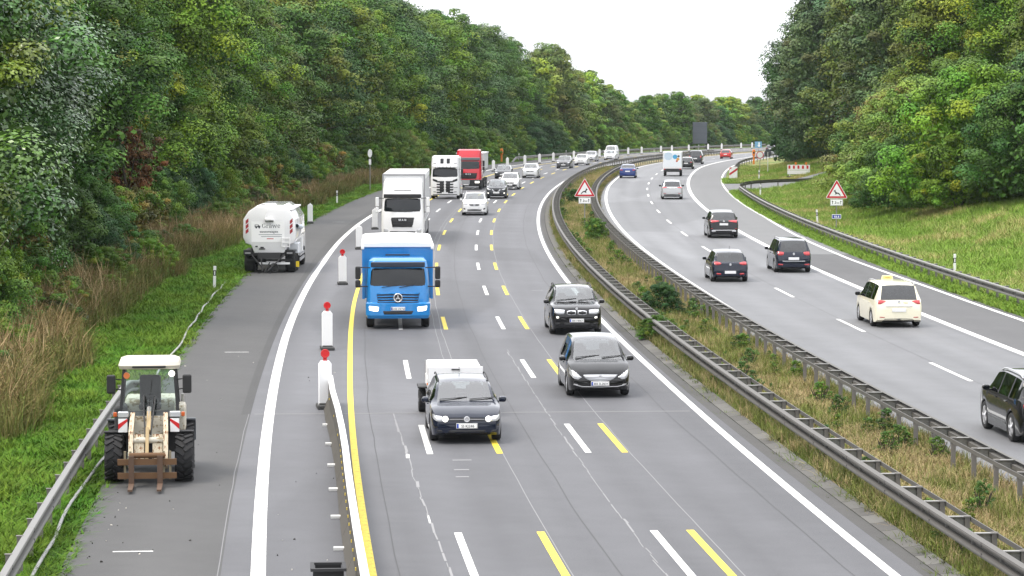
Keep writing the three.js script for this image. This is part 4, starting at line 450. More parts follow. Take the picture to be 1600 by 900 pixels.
// ------------------------------------------------------------------ water tanker parked on the shoulder
{ const g = thing('tanker_truck', 'white water tanker parked on the hard shoulder, rear end with lettering', 'truck');
  // local +z is towards the camera = the rear of the tank
  const oct = k => [[-.62 * k, 3.22], [.62 * k, 3.22], [1.0 * k, 2.98], [1.25 * k, 2.6], [1.27 * k, 1.75], [1.16 * k, 1.5], [.88 * k, 1.4], [.72 * k, 1.02], [-.72 * k, 1.02], [-.88 * k, 1.4], [-1.16 * k, 1.5], [-1.27 * k, 1.75], [-1.25 * k, 2.6], [-1.0 * k, 2.98]];
  const tank = part(g, 'tank', toCreasedNormals(new THREE.ExtrudeGeometry(shapeOf(oct(.97)), { depth: 6.4, bevelEnabled: true, bevelThickness: .12, bevelSize: .06, bevelSegments: 3 }).translate(0, 0, -6.3), .5), paint(.80, .80, .80, .45)); const { P2 } = truckTools(g, tank);
  const tx = canvasTex(512, 320, (c, w, h) => { c.fillStyle = '#f1f1f0'; c.fillRect(0, 0, w, h); c.fillStyle = '#23262e'; c.font = '92px serif'; c.textBaseline = 'alphabetic'; c.fillText('Gräwe', 160, 100); c.fillRect(52, 50, 62, 40); c.fillRect(98, 66, 40, 24); c.fillStyle = '#f1f1f0'; c.fillRect(62, 58, 40, 16); c.fillStyle = '#23262e'; for (const x of [76, 122]) { c.beginPath(); c.arc(x, 96, 13, 0, 7); c.fill(); } c.font = 'bold 44px sans-serif'; c.fillText('wasserwagen', 128, 176); c.fillStyle = '#8d9096'; c.fillRect(112, 200, 360, 10); c.fillRect(150, 228, 318, 10); c.fillStyle = '#b84a4a'; c.fillRect(238, 262, 104, 14); });
  at(part(tank, 'rear_lettering', new THREE.PlaneGeometry(1.62, 1.01), new THREE.MeshStandardMaterial({ map: tx, roughness: .5 })), -.06, 2.02, .226);
  for (const k of [1, -1]) for (let i = 0; i < 3; i++) part(g, 'warning_stripe', extr([[-.07, 0], [.07, .12], [.07, .3], [-.07, .18]], .006).translate(k * 1.08, 1.9 + i * .24, .22).scale(1, 1, 1), std(.33, .02, .03, .5));
  part(g, 'manhole_dome', cyl(.35, .4, .1, 20, -.1, 3.3, -1), M.white2); part(g, 'vent_hood', merge([rbx(.42, .14, .2, .06, 0, 2.62, .28), rod([-.2, 2.7, .25], [-.08, 3.15, .2], .02)]), M.white2); part(g, 'vent_gasket', bx(.4, .03, .12, .02, 2.54, .28), M.black); part(g, 'valve_plate', merge([bx(.12, .06, .03, -.62, 1.3, .24), bx(.3, .05, .03, -.35, 1.18, .24), bx(.16, .06, .03, -.35, 1.25, .24)]), M.black);
  for (const z of [-.7, -2, -3.3, -4.6]) part(g, 'walkway_rung', bx(.5, .03, .08, -.2, 3.31, z), M.grey); part(g, 'side_walkway', rbx(.3, .08, 5.6, .03, 1.0, 3.1, -3), M.white2); part(g, 'hose_tray', tube([[1.34, 2.3, 0], [1.38, 2.2, -1.5], [1.36, 2.1, -3], [1.3, 2.1, -4]], .1, 20, 8), std(.5, .56, .62, .5)); part(g, 'tool_box', rbx(.5, .5, 1.4, .04, 1.1, 1.15, -1.6), std(.62, .64, .67, .5));
  const lad = part(g, 'ladder', merge([rod([.62, 1.25, .3], [.62, 1.75, .3], .025), rod([1.0, 1.25, .3], [1.0, 1.75, .3], .025), ...[1.3, 1.5, 1.7].map(y => rod([.62, y, .3], [1.0, y, .3], .02))]), M.white2);
  part(g, 'chassis', bx(1.1, .3, 8.2, 0, .85, -3.7), M.dark); part(g, 'rear_frame', merge([bx(2.3, .16, .2, 0, .92, .1), bx(2.2, .1, .1, 0, .62, .05), bx(.12, .5, .14, -.5, .7, .1), bx(.12, .5, .14, .5, .7, .1)]), M.black); part(g, 'bumper_beam', bx(1.5, .1, .06, .25, .47, .2), M.white2);
  part(g, 'spray_bar', merge([rod([-.85, .88, .3], [-.25, .2, .55], .035), rod([.75, .9, .3], [-.05, .12, .6], .035), rod([-.4, .8, .35], [-.3, .1, .6], .03), rod([.05, .55, .5], [-.2, .05, .65], .03), new THREE.TorusGeometry(.2, .03, 6, 18).translate(.25, .28, .5)]), M.dark); for (const x of [-.42, .1]) part(g, 'spray_foot', bx(.14, .05, .2, x - .05, .03, .6), M.black);
  for (const x of [-1.05, 1.0]) { part(g, 'rear_lamp_box', rbx(.42, .28, .22, .04, x, 1.0, .16), M.black); part(g, 'tail_light', bx(.28, .06, .03, x, .98, .28), M.grey); }
  for (const z of [-.55, -1.9, -6.9]) for (const x of [-1, 1]) { const w = wheel(g, x * 1.0, .5, z, .5, .5, M.dark); } part(g, 'mudguard', merge([rbx(.55, .06, 2.6, .03, -1.0, 1.06, -1.2), rbx(.55, .06, 2.6, .03, 1.0, 1.06, -1.2)]), M.black); part(g, 'reflector', bx(.16, .28, .02, 1.36, .42, -.1), std(.75, .55, .03)); part(g, 'side_guard', merge([bx(.05, .14, 3.2, 1.3, .75, -4.2), bx(.05, .14, 3.2, 1.3, .5, -4.2)]), M.grey);
  const cab = part(g, 'cab', stack([{ y: .5, w: 1.2, zf: -6.4, zr: -8.2, r: .1 }, { y: 1.6, w: 1.2, zf: -6.4, zr: -8.2, r: .1 }, { y: 2.7, w: 1.08, zf: -6.5, zr: -7.9, r: .15 }]), M.truckWhite);
  place(g, -12.5, -44.8, 0, -.02); }
// ------------------------------------------------------------------ wheel loader with pallet forks
{ const g = thing('wheel_loader', 'dirty cream wheel loader with rusty pallet forks parked on the shoulder', 'wheel loader');
  const dirtTex = noiseTex(256, (i, j, n) => { const a = tileNoise(i, j, n, 9) * .5 + tileNoise(i, j, n, 23) * .3 + tileNoise(i, j, n, 51) * .2; const k = smooth(.56, .68, a); return [lerp(.93, .55, k), lerp(.90, .30, k), lerp(.84, .10, k)]; }, true);
  const grime = noiseTex(256, (i, j, n) => { const a = tileNoise(i, j, n, 7) * .45 + tileNoise(i, j, n, 19) * .35 + tileNoise(i, j, n, 60) * .2; const k = smooth(.52, .72, a); return [lerp(.95, .66, k), lerp(.94, .60, k), lerp(.92, .5, k)]; }, true); const cream = new THREE.MeshStandardMaterial({ color: lin(.58, .56, .49), roughness: .6, map: grime }), rust = std(.125, .066, .030, .85), rusty = new THREE.MeshStandardMaterial({ color: lin(.62, .60, .52), map: dirtTex, roughness: .7 }), forkMat = std(.095, .055, .034, .7), steel = std(.38, .37, .35, .4, .6), fender = std(.10, .11, .125, .6);
  // tyres with lugs
  const R = .52, w = .4; const tp = [[.25, -w / 2 + .02], [R * .88, -w / 2], [R * .955, -w * .4], [R * .965, 0], [R * .955, w * .4], [R * .88, w / 2], [.25, w / 2 - .02]].map(p => new THREE.Vector2(...p)); const tyre = new THREE.LatheGeometry(tp, 32).rotateZ(-Math.PI / 2); const lug = []; for (let i = 0; i < 18; i++) for (const k of [1, -1]) { const q = bx(w * .54, .055, .075, k * w * .24, R * .975, 0, 0, k * .62); q.rotateX(i / 18 * Math.PI * 2 + (k > 0 ? 0 : Math.PI / 18)); lug.push(q); } const lugs = merge(lug); const hub = merge([cyl(.27, .27, .22, 20, 0, 0, 0, 0, Math.PI / 2), cyl(.12, .14, .1, 12, .14, 0, 0, 0, Math.PI / 2)]);
  for (const z of [.15, -2.0]) for (const x of [-1, 1]) { const q = new THREE.Group(); q.name = 'wheel'; q.position.set(x * .77, R, z); if (x < 0) q.rotation.y = Math.PI; g.add(q); part(q, 'tyre', tyre, M.rubber); const lo = part(q, 'tread_lugs', lugs, M.rubber); lo.userData.kind = 'stuff'; part(q, 'rim', hub, cream); }
  for (const x of [-1, 1]) { const a = []; for (let i = 0; i < 7; i++) { const t = lerp(.05, 1.7, i / 6); a.push([Math.cos(t) * (R + .08), R + Math.sin(t) * (R + .08)]); } const ar = [...a, ...a.slice().reverse().map(([p, q]) => [p * .96, R + (q - R) * .96])]; part(g, 'mudguard', extr(ar, .42, .005).rotateY(Math.PI / 2).translate(x * .77 - .21, 0, .15), M.dark); part(g, 'mudguard', extr(ar, .46, .005).rotateY(Math.PI / 2).translate(x * .77 - .23, .03, -2.0), fender); }
  part(g, 'front_frame', merge([bx(.72, .45, 1.2, 0, .72, .1), bx(.9, .2, .5, 0, .55, .1)]), M.dark); part(g, 'rear_hood', rbx(1.2, .72, 1.5, .1, 0, 1.28, -2.15), cream); part(g, 'rear_frame', bx(1.1, .5, 1.9, 0, .75, -1.95), M.dark); part(g, 'engine_grille', bx(.02, .4, .9, .61, 1.28, -2.2), M.black); for (const x of [-1, 1]) part(g, 'side_panel', rbx(.28, .6, .9, .08, x * .66, 1.28, -1.2), x > 0 ? cream : M.dark); part(g, 'exhaust', cyl(.04, .04, .5, 10, .72, 1.5, -1.6), steel);
  // cab
  part(g, 'cab_floor', rbx(1.32, .35, 1.25, .04, 0, 1.22, -.95), M.dark); const post = (a, b, t = .07) => part(g, 'cab_post', bar(a, b, t), M.black); for (const x of [-1, 1]) { post([x * .64, 1.35, -.3], [x * .56, 2.48, -.48]); post([x * .64, 1.35, -1.0], [x * .58, 2.48, -1.02], .05); post([x * .64, 1.35, -1.55], [x * .56, 2.48, -1.52]); }
  part(g, 'cab_roof', stack([{ y: 2.44, w: .66, zf: -.36, zr: -1.66, r: .16, bow: .05 }, { y: 2.52, w: .69, zf: -.32, zr: -1.7, r: .18, bow: .06 }, { y: 2.6, w: .66, zf: -.38, zr: -1.66, r: .18, bow: .05 }, { y: 2.65, w: .54, zf: -.5, zr: -1.55, r: .2, bow: .03 }]), cream); part(g, 'roof_vent', rbx(.75, .05, .06, .02, 0, 2.5, -.27), M.black);
  const clear = new THREE.MeshPhysicalMaterial({ color: lin(.78, .86, .84), roughness: .02, transmission: 1, thickness: 0, ior: 1.5 }); const pane = (nm, pts) => { const q = new THREE.BufferGeometry(); const [a, b, c, d] = pts; q.setAttribute('position', new THREE.Float32BufferAttribute([...a, ...b, ...c, ...a, ...c, ...d], 3)); q.computeVertexNormals(); part(g, nm, q, clear); };
  pane('windshield', [[-.6, 1.38, -.29], [.6, 1.38, -.29], [.53, 2.44, -.47], [-.53, 2.44, -.47]]); pane('rear_window', [[-.58, 1.6, -1.57], [.58, 1.6, -1.57], [.53, 2.44, -1.53], [-.53, 2.44, -1.53]]); for (const x of [-1, 1]) { pane('side_window', [[x * .645, 1.4, -.34], [x * .645, 1.4, -.98], [x * .585, 2.44, -1.0], [x * .565, 2.44, -.5]]); pane('side_window', [[x * .645, 1.4, -1.03], [x * .645, 1.4, -1.5], [x * .57, 2.44, -1.5], [x * .585, 2.44, -1.04]]); }
  part(g, 'seat', merge([rbx(.5, .14, .48, .05, 0, 1.55, -1.0), rbx(.48, .66, .14, .06, 0, 1.9, -1.24)]), M.black); part(g, 'steering_wheel', new THREE.TorusGeometry(.18, .02, 6, 20).rotateX(-1.0).translate(0, 1.72, -.6), M.black); part(g, 'steering_column', bx(.14, .5, .12, 0, 1.48, -.52, .25), M.dark); part(g, 'wiper', bar([-.02, 1.5, -.28], [.06, 2.2, -.4], .015), M.black);
  for (const x of [-1, 1]) { const m = part(g, 'mirror_housing', rbx(.2, .42, .1, .04, x * .84, 2.12, -.25), M.black); part(m, 'mirror_arm', merge([rod([x * .6, 2.2, -.42], [x * .82, 2.24, -.28], .014), rod([x * .62, 1.98, -.4], [x * .82, 2.02, -.28], .014)]), M.black); }
  part(g, 'work_lamp', cyl(.07, .07, .06, 16, -.5, 2.3, -.36, Math.PI / 2), std(.55, .16, .05, .3)); part(g, 'work_lamp', cyl(.07, .07, .06, 16, .5, 2.34, -.36, Math.PI / 2), M.lampOn);
  for (const x of [-1, 1]) { const h = part(g, 'headlight', rbx(.24, .14, .12, .03, x * .57, 1.47, .0), M.lampClear); part(h, 'indicator', rbx(.08, .1, .08, .02, x * .75, 1.47, 0), std(.5, .1, .02, .3)); const wp = part(g, 'warning_panel', bx(.2, .3, .02, x * .57, 1.26, .32), M.signWhite); part(wp, 'warning_stripe', extr(x > 0 ? [[-.1, .09], [.1, -.09], [.1, .03], [-.1, .15]].map(([a, b]) => [a, b]) : [[-.1, -.09], [.1, .09], [.1, .15], [-.1, .03]].map(([a, b]) => [a, b]), .004).translate(x * .57, 1.26, .332), M.red); }
  // lift arms and linkage
  for (const x of [-1, 1]) { part(g, 'lift_arm', merge([bar([x * .36, 1.44, -.1], [x * .38, 1.1, .75], .1, .14), bar([x * .38, 1.12, .72], [x * .38, .42, 1.1], .1, .16)]), rusty); part(g, 'lift_cylinder', rod([x * .22, .75, -.1], [x * .24, 1.0, .7], .045), steel); }
  part(g, 'cross_tube', cyl(.07, .07, .76, 14, 0, .98, .78, 0, Math.PI / 2), cream); part(g, 'link_plate', merge([bx(.22, .56, .05, -.2, .84, .82, -.35), bx(.22, .56, .05, .2, .84, .82, -.35)]), rusty); part(g, 'linkage', merge([bar([0, 1.5, .05], [0, 1.15, .7], .09, .11), bar([-.02, 1.25, .72], [-.03, .55, 1.08], .07, .09)]), std(.40, .30, .16, .7)); part(g, 'tilt_cylinder', rod([0, 1.6, -.1], [.0, 1.2, .6], .05), steel); part(g, 'hose', tube([[.1, 1.7, -.15], [.14, 1.85, .1], [.1, 1.5, .4], [.05, 1.1, .75]], .018, 20, 6), M.black); part(g, 'hose', tube([[-.06, 1.72, -.12], [-.1, 1.9, .1], [-.1, 1.5, .42], [-.06, 1.05, .8]], .018, 20, 6), M.black); part(g, 'front_plate', bx(.74, .5, .06, 0, 1.18, .02), cream);
  // fork carriage
  part(g, 'fork_shaft', cyl(.06, .06, .78, 12, -.02, .70, 1.2, 0, Math.PI / 2), rust); for (const y of [.56, .26]) part(g, 'carriage_bar', bx(1.28, .13, .07, -.02, y, 1.22), rust); for (const x of [-.5, -.38, .34, .48]) part(g, 'carriage_post', bx(.05, .62, .06, x, .48, 1.18), std(.2, .17, .11, .8));
  for (const x of [-.36, .26]) part(g, 'fork', merge([bx(.12, .64, .05, x, .38, 1.29), extr([[-.06, 0], [.06, 0], [.05, 1.05], [-.05, 1.05]], .04).rotateX(Math.PI / 2).translate(x, .1, 1.27)]), forkMat);
  place(g, -12.42, -119.4, 0, .03); }
// ------------------------------------------------------------------ street furniture
{ // temporary steel barrier
  const g = thing('steel_barrier', 'long temporary steel barrier with white cap beside the solid yellow line', 'barrier'); const side = std(.085, .078, .066, .75, .2);
  const cu = table([-150, -8.06], [-118, -8.08], [-111, -8.2], [-106, -8.36]);
  const seg = (pr, s, e, m, nm) => part(g, nm, sweep(pr, s, e, 4, 0, cu), m);
  for (let s = -148; s < -106.5; s += 4) { const e = s + 3.97; seg([[-.2, .02], [-.16, .1], [-.075, .3], [-.07, .74], [.07, .74], [.075, .3], [.16, .1], [.2, .02]], s, e, side, 'barrier_segment'); seg([[-.07, .74], [-.07, .79], [.07, .79], [.07, .74]], s, e, M.white2, 'cap_rail');
    place(part(g, 'foot_plate', bx(.24, .05, .2, -.26, .03, 0), std(.62, .62, .6, .6)), cu(s), s + 2.6, 0); for (let k = 0; k < 4; k++) place(part(g, 'reflector', bx(.02, .05, .05, -.09, .5, 0), std(.8, .6, .08, .4)), cu(s), s + .5 + k, 0); } }
{ const g = thing('open_crate', 'black open box standing beside the temporary barrier', 'box'); part(g, 'crate_wall', merge([bx(.52, .5, .04, 0, .25, .3), bx(.52, .5, .04, 0, .25, -.3), bx(.04, .5, .56, -.24, .25, 0), bx(.04, .5, .56, .24, .25, 0)]), M.black); part(g, 'crate_rim', merge([bx(.6, .05, .07, 0, .51, .32), bx(.6, .05, .07, 0, .51, -.32), bx(.07, .05, .58, -.27, .51, 0), bx(.07, .05, .58, .27, .51, 0)]), M.dark); part(g, 'crate_floor', bx(.46, .04, .56, 0, .03, 0), M.black); place(g, -8.62, -134.3, 0); }
const beaconProto = {};
function beacon(label, u, s, lamp, h0 = 0) { const g = thing('guide_beacon', label, 'beacon', 'white guide beacons along the roadworks'); if (!beaconProto.panel) { beaconProto.panel = toCreasedNormals(extr([[-.16, .12], [.16, .12], [.16, 1.22], [.1, 1.3], [-.1, 1.3], [-.16, 1.22]], .07, .02).translate(0, 0, -.035), .5); beaconProto.base = merge([rbx(.46, .11, .8, .03, 0, .055, 0), rbx(.34, .06, .3, .02, 0, .12, 0)]); beaconProto.nub = cyl(.04, .05, .1, 8, 0, 1.34, 0); beaconProto.lens = merge([cyl(.105, .105, .09, 20, 0, 1.51, .02, Math.PI / 2)]); beaconProto.case = merge([bx(.1, .14, .09, 0, 1.38, 0), new THREE.TorusGeometry(.105, .018, 6, 20).translate(0, 1.51, .06)]); beaconProto.redLens = new THREE.MeshPhysicalMaterial({ color: lin(.62, .012, .015), roughness: .25, clearcoat: 1 }); }
  part(g, 'panel', beaconProto.panel, M.white2); part(g, 'base', beaconProto.base, std(.05, .05, .05, .9)); part(g, 'top_nub', beaconProto.nub, M.white2); if (lamp) { const l = part(g, 'warning_lamp', beaconProto.lens, beaconProto.redLens); part(l, 'lamp_housing', beaconProto.case, M.red); } place(g, u, s, h0, .08); return g; }
beacon('white guide beacon with red lamp at the head of the temporary barrier', -8.5, -105.2, true);
beacon('white guide beacon with red lamp, second before the barrier', -8.58, -87.2, true);
beacon('white guide beacon with red lamp left of the blue truck cab', -8.66, -53.7, true);
beacon('white guide beacon half hidden behind the blue truck box', -8.85, -23.4, false);
beacon('white guide beacon beside the white trailer truck', -9.0, 1.2, false);
beacon('white guide beacon at the grass edge beyond the tanker', -13.9, 9.8, false);
for (const s of [149.9, 166.9, 188, 205.7, 222.3, 247, 277.7, 312, 328, 351, 364, 384, 407, 423, 446, 459]) beacon('small white guide beacon in the row along the far left lane', -9.05, s, false);
function delineator(label, u, s, flip) { const g = thing('delineator_post', label, 'post', 'white delineator posts'); const pr = [[-.06, -.05], [.06, -.05], [.035, .06], [-.035, .06]]; const ex = (y0, y1, k, m, nm) => part(g, nm, extr(pr.map(([a, b]) => [a * k, b * k]), y1 - y0, .004).rotateX(-Math.PI / 2).translate(0, y0, 0), m); ex(-.1, 1.08, 1, M.white2, 'post_body'); ex(.66, .9, 1.05, M.black, 'black_band'); part(g, 'reflector', bx(.05, .17, .012, 0, .78, .07), M.signWhite); place(g, u, s, groundH(u, s), 0); if (flip) g.rotation.z = flip; return g; }
delineator('delineator post in the grass left of the tanker', -14.3, -56.8, -.03); delineator('delineator post in the grass beyond the tanker', -15.0, 46.6); delineator('delineator post behind the right rail near the blue distance sign', 20.6, 6.5, .06); delineator('delineator post behind the right rail near the right picture edge', 20.7, -47.8); delineator('delineator post at the bend of the right rail', 20.6, 64.7); delineator('delineator post beyond the side track opening', 22.1, 112.4);
for (const s of [232, 283, 334, 380, 430]) delineator('far delineator post behind the left guardrail', -15.4, s);
// ---- signs
const tri = (r, k = .12) => { const s = new THREE.Shape(), c = [0, 1, 2].map(i => { const a = Math.PI / 2 + i * Math.PI * 2 / 3; return [Math.cos(a) * r, Math.sin(a) * r]; }); for (let i = 0; i < 3; i++) { const p = c[(i + 2) % 3], q = c[i], n = c[(i + 1) % 3]; const a = [lerp(q[0], p[0], k), lerp(q[1], p[1], k)], b = [lerp(q[0], n[0], k), lerp(q[1], n[1], k)]; if (!i) s.moveTo(...a); else s.lineTo(...a); s.quadraticCurveTo(q[0], q[1], b[0], b[1]); } s.closePath(); return s; };
const deer = flip => shapeOf([[-.30, -.20], [-.24, -.19], [-.17, -.09], [-.05, -.05], [.02, -.09], [.12, -.13], [.10, -.09], [.06, -.05], [.10, .02], [.14, .10], [.20, .12], [.18, .15], [.13, .17], [.10, .24], [.08, .17], [.05, .25], [.06, .15], [.04, .08], [-.04, .03], [-.16, .0], [-.23, -.06], [-.27, -.13]].map(([x, y]) => [flip * x, y]));
function warningSign(label, u, s, flip, km) { const g = thing('deer_warning_sign', label, 'road sign'); const d = 0.75, y0 = km ? 2.52 : 2.42; const r = .84;
  part(g, 'pole', cyl(.038, .038, 3.6, 12, 0, 1.5, -.06), M.zinc); const pl = part(g, 'triangle_plate', new THREE.ExtrudeGeometry(tri(r, .1), { depth: .02, bevelEnabled: false }).translate(0, y0, 0), M.signWhite); part(pl, 'red_border', new THREE.ShapeGeometry(tri(r * .93, .06)).translate(0, y0, .0235), std(.52, .008, .02, .4)); part(pl, 'white_field', new THREE.ShapeGeometry(tri(r * .66, .03)).translate(0, y0, .0265), M.signWhite); part(pl, 'deer_symbol', new THREE.ShapeGeometry(deer(flip)).scale(.95, .95, 1).translate(.02 * flip, y0 - .06, .0295), M.black);
  const py = y0 - .68; const tx = canvasTex(220, 110, (c, w, h) => { c.fillStyle = '#f3f3f3'; c.fillRect(0, 0, w, h); c.strokeStyle = '#111'; c.lineWidth = 4; c.strokeRect(5, 5, w - 10, h - 10); c.fillStyle = '#111'; c.font = 'bold 58px sans-serif'; c.textBaseline = 'middle'; c.textAlign = 'center'; c.fillText('2', 88, 58); c.font = 'bold 36px sans-serif'; c.fillText('km', 135, 64); for (const x of [38, 184]) { c.fillRect(x - 5, 40, 10, 46); c.beginPath(); c.moveTo(x - 17, 46); c.lineTo(x, 20); c.lineTo(x + 17, 46); c.fill(); } });
  const pp = part(g, 'distance_plate', rbx(.82, .42, .02, .008, 0, py, .01), M.signWhite); part(pp, 'plate_print', new THREE.PlaneGeometry(.8, .4), new THREE.MeshStandardMaterial({ map: tx, roughness: .4 })).position.set(0, py, .0225);
  if (km) { const t2 = canvasTex(200, 90, (c, w, h) => { c.fillStyle = '#f2f2f4'; c.fillRect(0, 0, w, h); c.fillStyle = '#12269c'; c.fillRect(7, 7, w - 14, h - 14); c.fillStyle = '#fff'; c.font = 'bold 66px sans-serif'; c.textAlign = 'center'; c.textBaseline = 'middle'; c.fillText('18,6', w / 2, h / 2 + 4); }); const q = part(g, 'kilometre_plate', rbx(.6, .28, .02, .008, 0, .92, .01), M.signWhite); part(q, 'plate_print', new THREE.PlaneGeometry(.58, .26), new THREE.MeshStandardMaterial({ map: t2, roughness: .4 })).position.set(0, .92, .0225); }
  place(g, u, s, groundH(u, s), 0); return g; }
warningSign('red triangle deer warning sign standing in the median', 4.86, 5.1, 1, false);
warningSign('red triangle deer warning sign with blue kilometre plate on the right verge', 21.1, -0.4, -1, true);
{ const g = thing('round_sign', 'round white sign with red rim on the right verge', 'road sign'); part(g, 'pole', cyl(.035, .035, 2.4, 10, 0, 1.1, -.05), M.zinc); const p = part(g, 'disc', cyl(.42, .42, .02, 32, 0, 2.2, 0, Math.PI / 2), std(.50, .01, .02, .4)); part(p, 'white_field', cyl(.33, .33, .02, 32, 0, 2.2, .004, Math.PI / 2), M.signWhite); place(g, 22.5, 138.2, groundH(22.5, 138), 0); }
{ const g = thing('round_sign', 'dark back of a round sign beside the red-rimmed one', 'road sign'); part(g, 'pole', cyl(.035, .035, 2.5, 10, 0, 1.15, .03), M.signWhite); part(g, 'disc', cyl(.42, .42, .02, 32, 0, 2.25, 0, Math.PI / 2), std(.06, .066, .075, .6)); place(g, 23.4, 138.4, groundH(23.4, 138), 0); }
{ const g = thing('info_sign', 'small light blue sign on a pole at the right road edge', 'road sign'); part(g, 'pole', cyl(.04, .04, 2.4, 10, 0, 1.15, -.05), M.zinc); const p = part(g, 'panel', rbx(1.05, .95, .03, .01, 0, 2.35, 0), std(.16, .36, .55, .4)); part(p, 'white_symbol', merge([bx(.2, .7, .01, .12, 2.35, .02), bx(.4, .14, .01, .1, 2.2, .021)]), M.signWhite); place(g, 18.95, 251, 0, 0); }
{ const g = thing('chevron_beacon', 'red and white striped beacon in front of the rail end', 'beacon'); const p = part(g, 'panel', rbx(.86, 1.2, .04, .02, 0, .8, 0), M.signWhite); part(p, 'red_stripe', extr([[-.42, -.32], [.42, .26], [.42, .5], [-.42, -.08]], .004).translate(0, .8, .0215), std(.50, .015, .03, .4)); part(p, 'red_stripe', extr([[-.42, .3], [-.42, .54], [-.1, .54]], .004).translate(0, .8, .0215), std(.50, .015, .03, .4)); part(g, 'leg', cyl(.03, .03, .5, 8, 0, .15, -.04), M.zinc); place(g, 19.45, 116, 0, 0); }
{ const g = thing('rail_end_pad', 'padded dark end of the guardrail behind the striped beacon', 'rail end'); part(g, 'pad', toCreasedNormals(extr([[-.35, 0], [.35, 0], [.3, .8], [.15, .95], [-.15, .95], [-.3, .8]], 9, .04).rotateX(-.0), .6), std(.12, .125, .115, .7)); part(g, 'pad_base', bx(.9, .12, 9, 0, .05, 4.5), M.concrete); place(g, 19.55, 128, 0, 0); }
function phone(label, u, s) { const g = thing('emergency_phone', label, 'emergency phone', 'orange roadside emergency phones'); part(g, 'pillar', rbx(.24, 1.3, .2, .04, 0, .6, 0), M.orange); part(g, 'head', rbx(.42, .75, .34, .1, 0, 1.55, 0), M.orange); part(g, 'handset_recess', bx(.22, .26, .03, 0, 1.6, .17), M.dark); part(g, 'cap', rbx(.36, .12, .3, .05, 0, 1.98, 0), M.orange); place(g, u, s, groundH(u, s), 0); }
phone('orange emergency phone beside the start of the far left rail', -15.2, 212); phone('orange emergency phone on the right verge near the blue sign', 20.5, 208.5);
{ const g = thing('barrier_board', 'red and white barrier board with two lamps closing the side track', 'barrier'); const b = part(g, 'board', rbx(2.3, .52, .05, .02, 0, 1.0, 0), M.signWhite); for (let i = 0; i < 5; i++) part(b, 'red_field', bx(.2, .34, .01, -.95 + i * .46, 1.04, .03), M.red); part(b, 'lower_board', rbx(2.3, .4, .05, .02, 0, .5, 0), M.signWhite); for (const x of [-1, 1]) part(g, 'leg', bx(.06, 1.1, .06, x * .9, .5, -.04), M.white2); for (const x of [-.3, .75]) part(g, 'warning_lamp', merge([cyl(.12, .12, .08, 14, x, 1.42, 0, Math.PI / 2), bx(.1, .16, .08, x, 1.3, 0)]), M.orange); part(g, 'foot', bx(2.4, .1, .5, 0, .05, 0), M.dark); place(g, 26.0, 106, groundH(26, 106), 0); }
{ const g = thing('sign_trailer', 'tall dark grey panel standing behind the far left rail', 'sign'); part(g, 'panel', rbx(3.2, 4.7, .18, .05, 0, 3.6, 0), std(.075, .085, .105, .6)); for (const y of [2.2, 3.6, 5.0]) part(g, 'panel_seam', bx(3.16, .03, .01, 0, y, .092), std(.04, .045, .055, .6)); for (const x of [-1.1, 1.1]) part(g, 'post', bx(.16, 4.6, .16, x, 2.3, -.18), M.zincPost); part(g, 'base_frame', bx(2.8, .25, 1.6, 0, .6, -.4), M.dark); for (const x of [-1.4, 1.4]) wheel(g, x, .34, -.5, .34, .22); place(g, -15.6, 432, groundH(-15.6, 432), 0); }
{ const g = thing('tall_sign_post', 'slim post with small oval plate at the left grass edge', 'road sign'); part(g, 'pole', cyl(.045, .045, 3.9, 10, 0, 1.9, 0), M.zinc); part(g, 'oval_plate', cyl(.2, .2, .03, 24, 0, 0, 0, Math.PI / 2).scale(1, 1.9, 1).translate(0, 3.55, .05), M.signWhite); part(g, 'lower_plate', rbx(.22, .5, .03, .01, 0, 2.75, .05), M.signWhite); place(g, -14.9, 76, groundH(-14.9, 76), 0); }
{ const g = thing('cable', 'pale cable lying in the grass beside the left shoulder', 'cable'); const r = mulberry(4); const pts = []; for (let s = -150; s < -52; s += 2.2) pts.push(P(table([-150, -13.75], [-122, -13.8], [-115, -13.66], [-85, -13.66], [-67, -13.95], [-50, -14.05])(s) + (r() - .5) * .08, s, groundH(-13.8, s) + .1 + r() * .04)); part(g, 'cable_run', tube(pts, .034, 200, 6), std(.34, .34, .33, .7)); }
{ // stray litter and pebbles on the shoulder
  const r = mulberry(91); const geo = new THREE.DodecahedronGeometry(1, 0); const im = new THREE.InstancedMesh(geo, std(1, 1, 1, .9), 110); im.name = 'road_grit'; const m = new THREE.Matrix4(), q = new THREE.Quaternion(), e = new THREE.Euler(); for (let i = 0; i < 110; i++) { const left = r() < .75; const s = -140 + r() * r() * 60, u = left ? -13.2 + r() * (r() < .5 ? .6 : 2.6) : -9.6 + r() * 1.4; const k = .01 + r() * r() * .018; e.set(r() * 6, r() * 6, r() * 6); q.setFromEuler(e); m.compose(P(u, s, .008), q, new THREE.Vector3(k * 1.4, k * .7, k)); im.setMatrixAt(i, m); const c = r() < .4 ? .5 : .03; im.setColorAt(i, lin(c, c * .95, c * .85)); } im.userData = { label: 'grit and dead leaves scattered on the shoulder asphalt', kind: 'stuff' }; scene.add(im); }
// ------------------------------------------------------------------ vegetation
const leafMat = (k = [1, 1, 1], shiny) => new THREE.MeshPhysicalMaterial({ vertexColors: true, color: lin(...k), roughness: shiny === true ? 0.3 : 0.5, specularIntensity: shiny === true ? 1 : 0.22, side: THREE.DoubleSide });
const barkMat = std(.07, .058, .045, .95), barkPale = std(.16, .15, .13, .95);
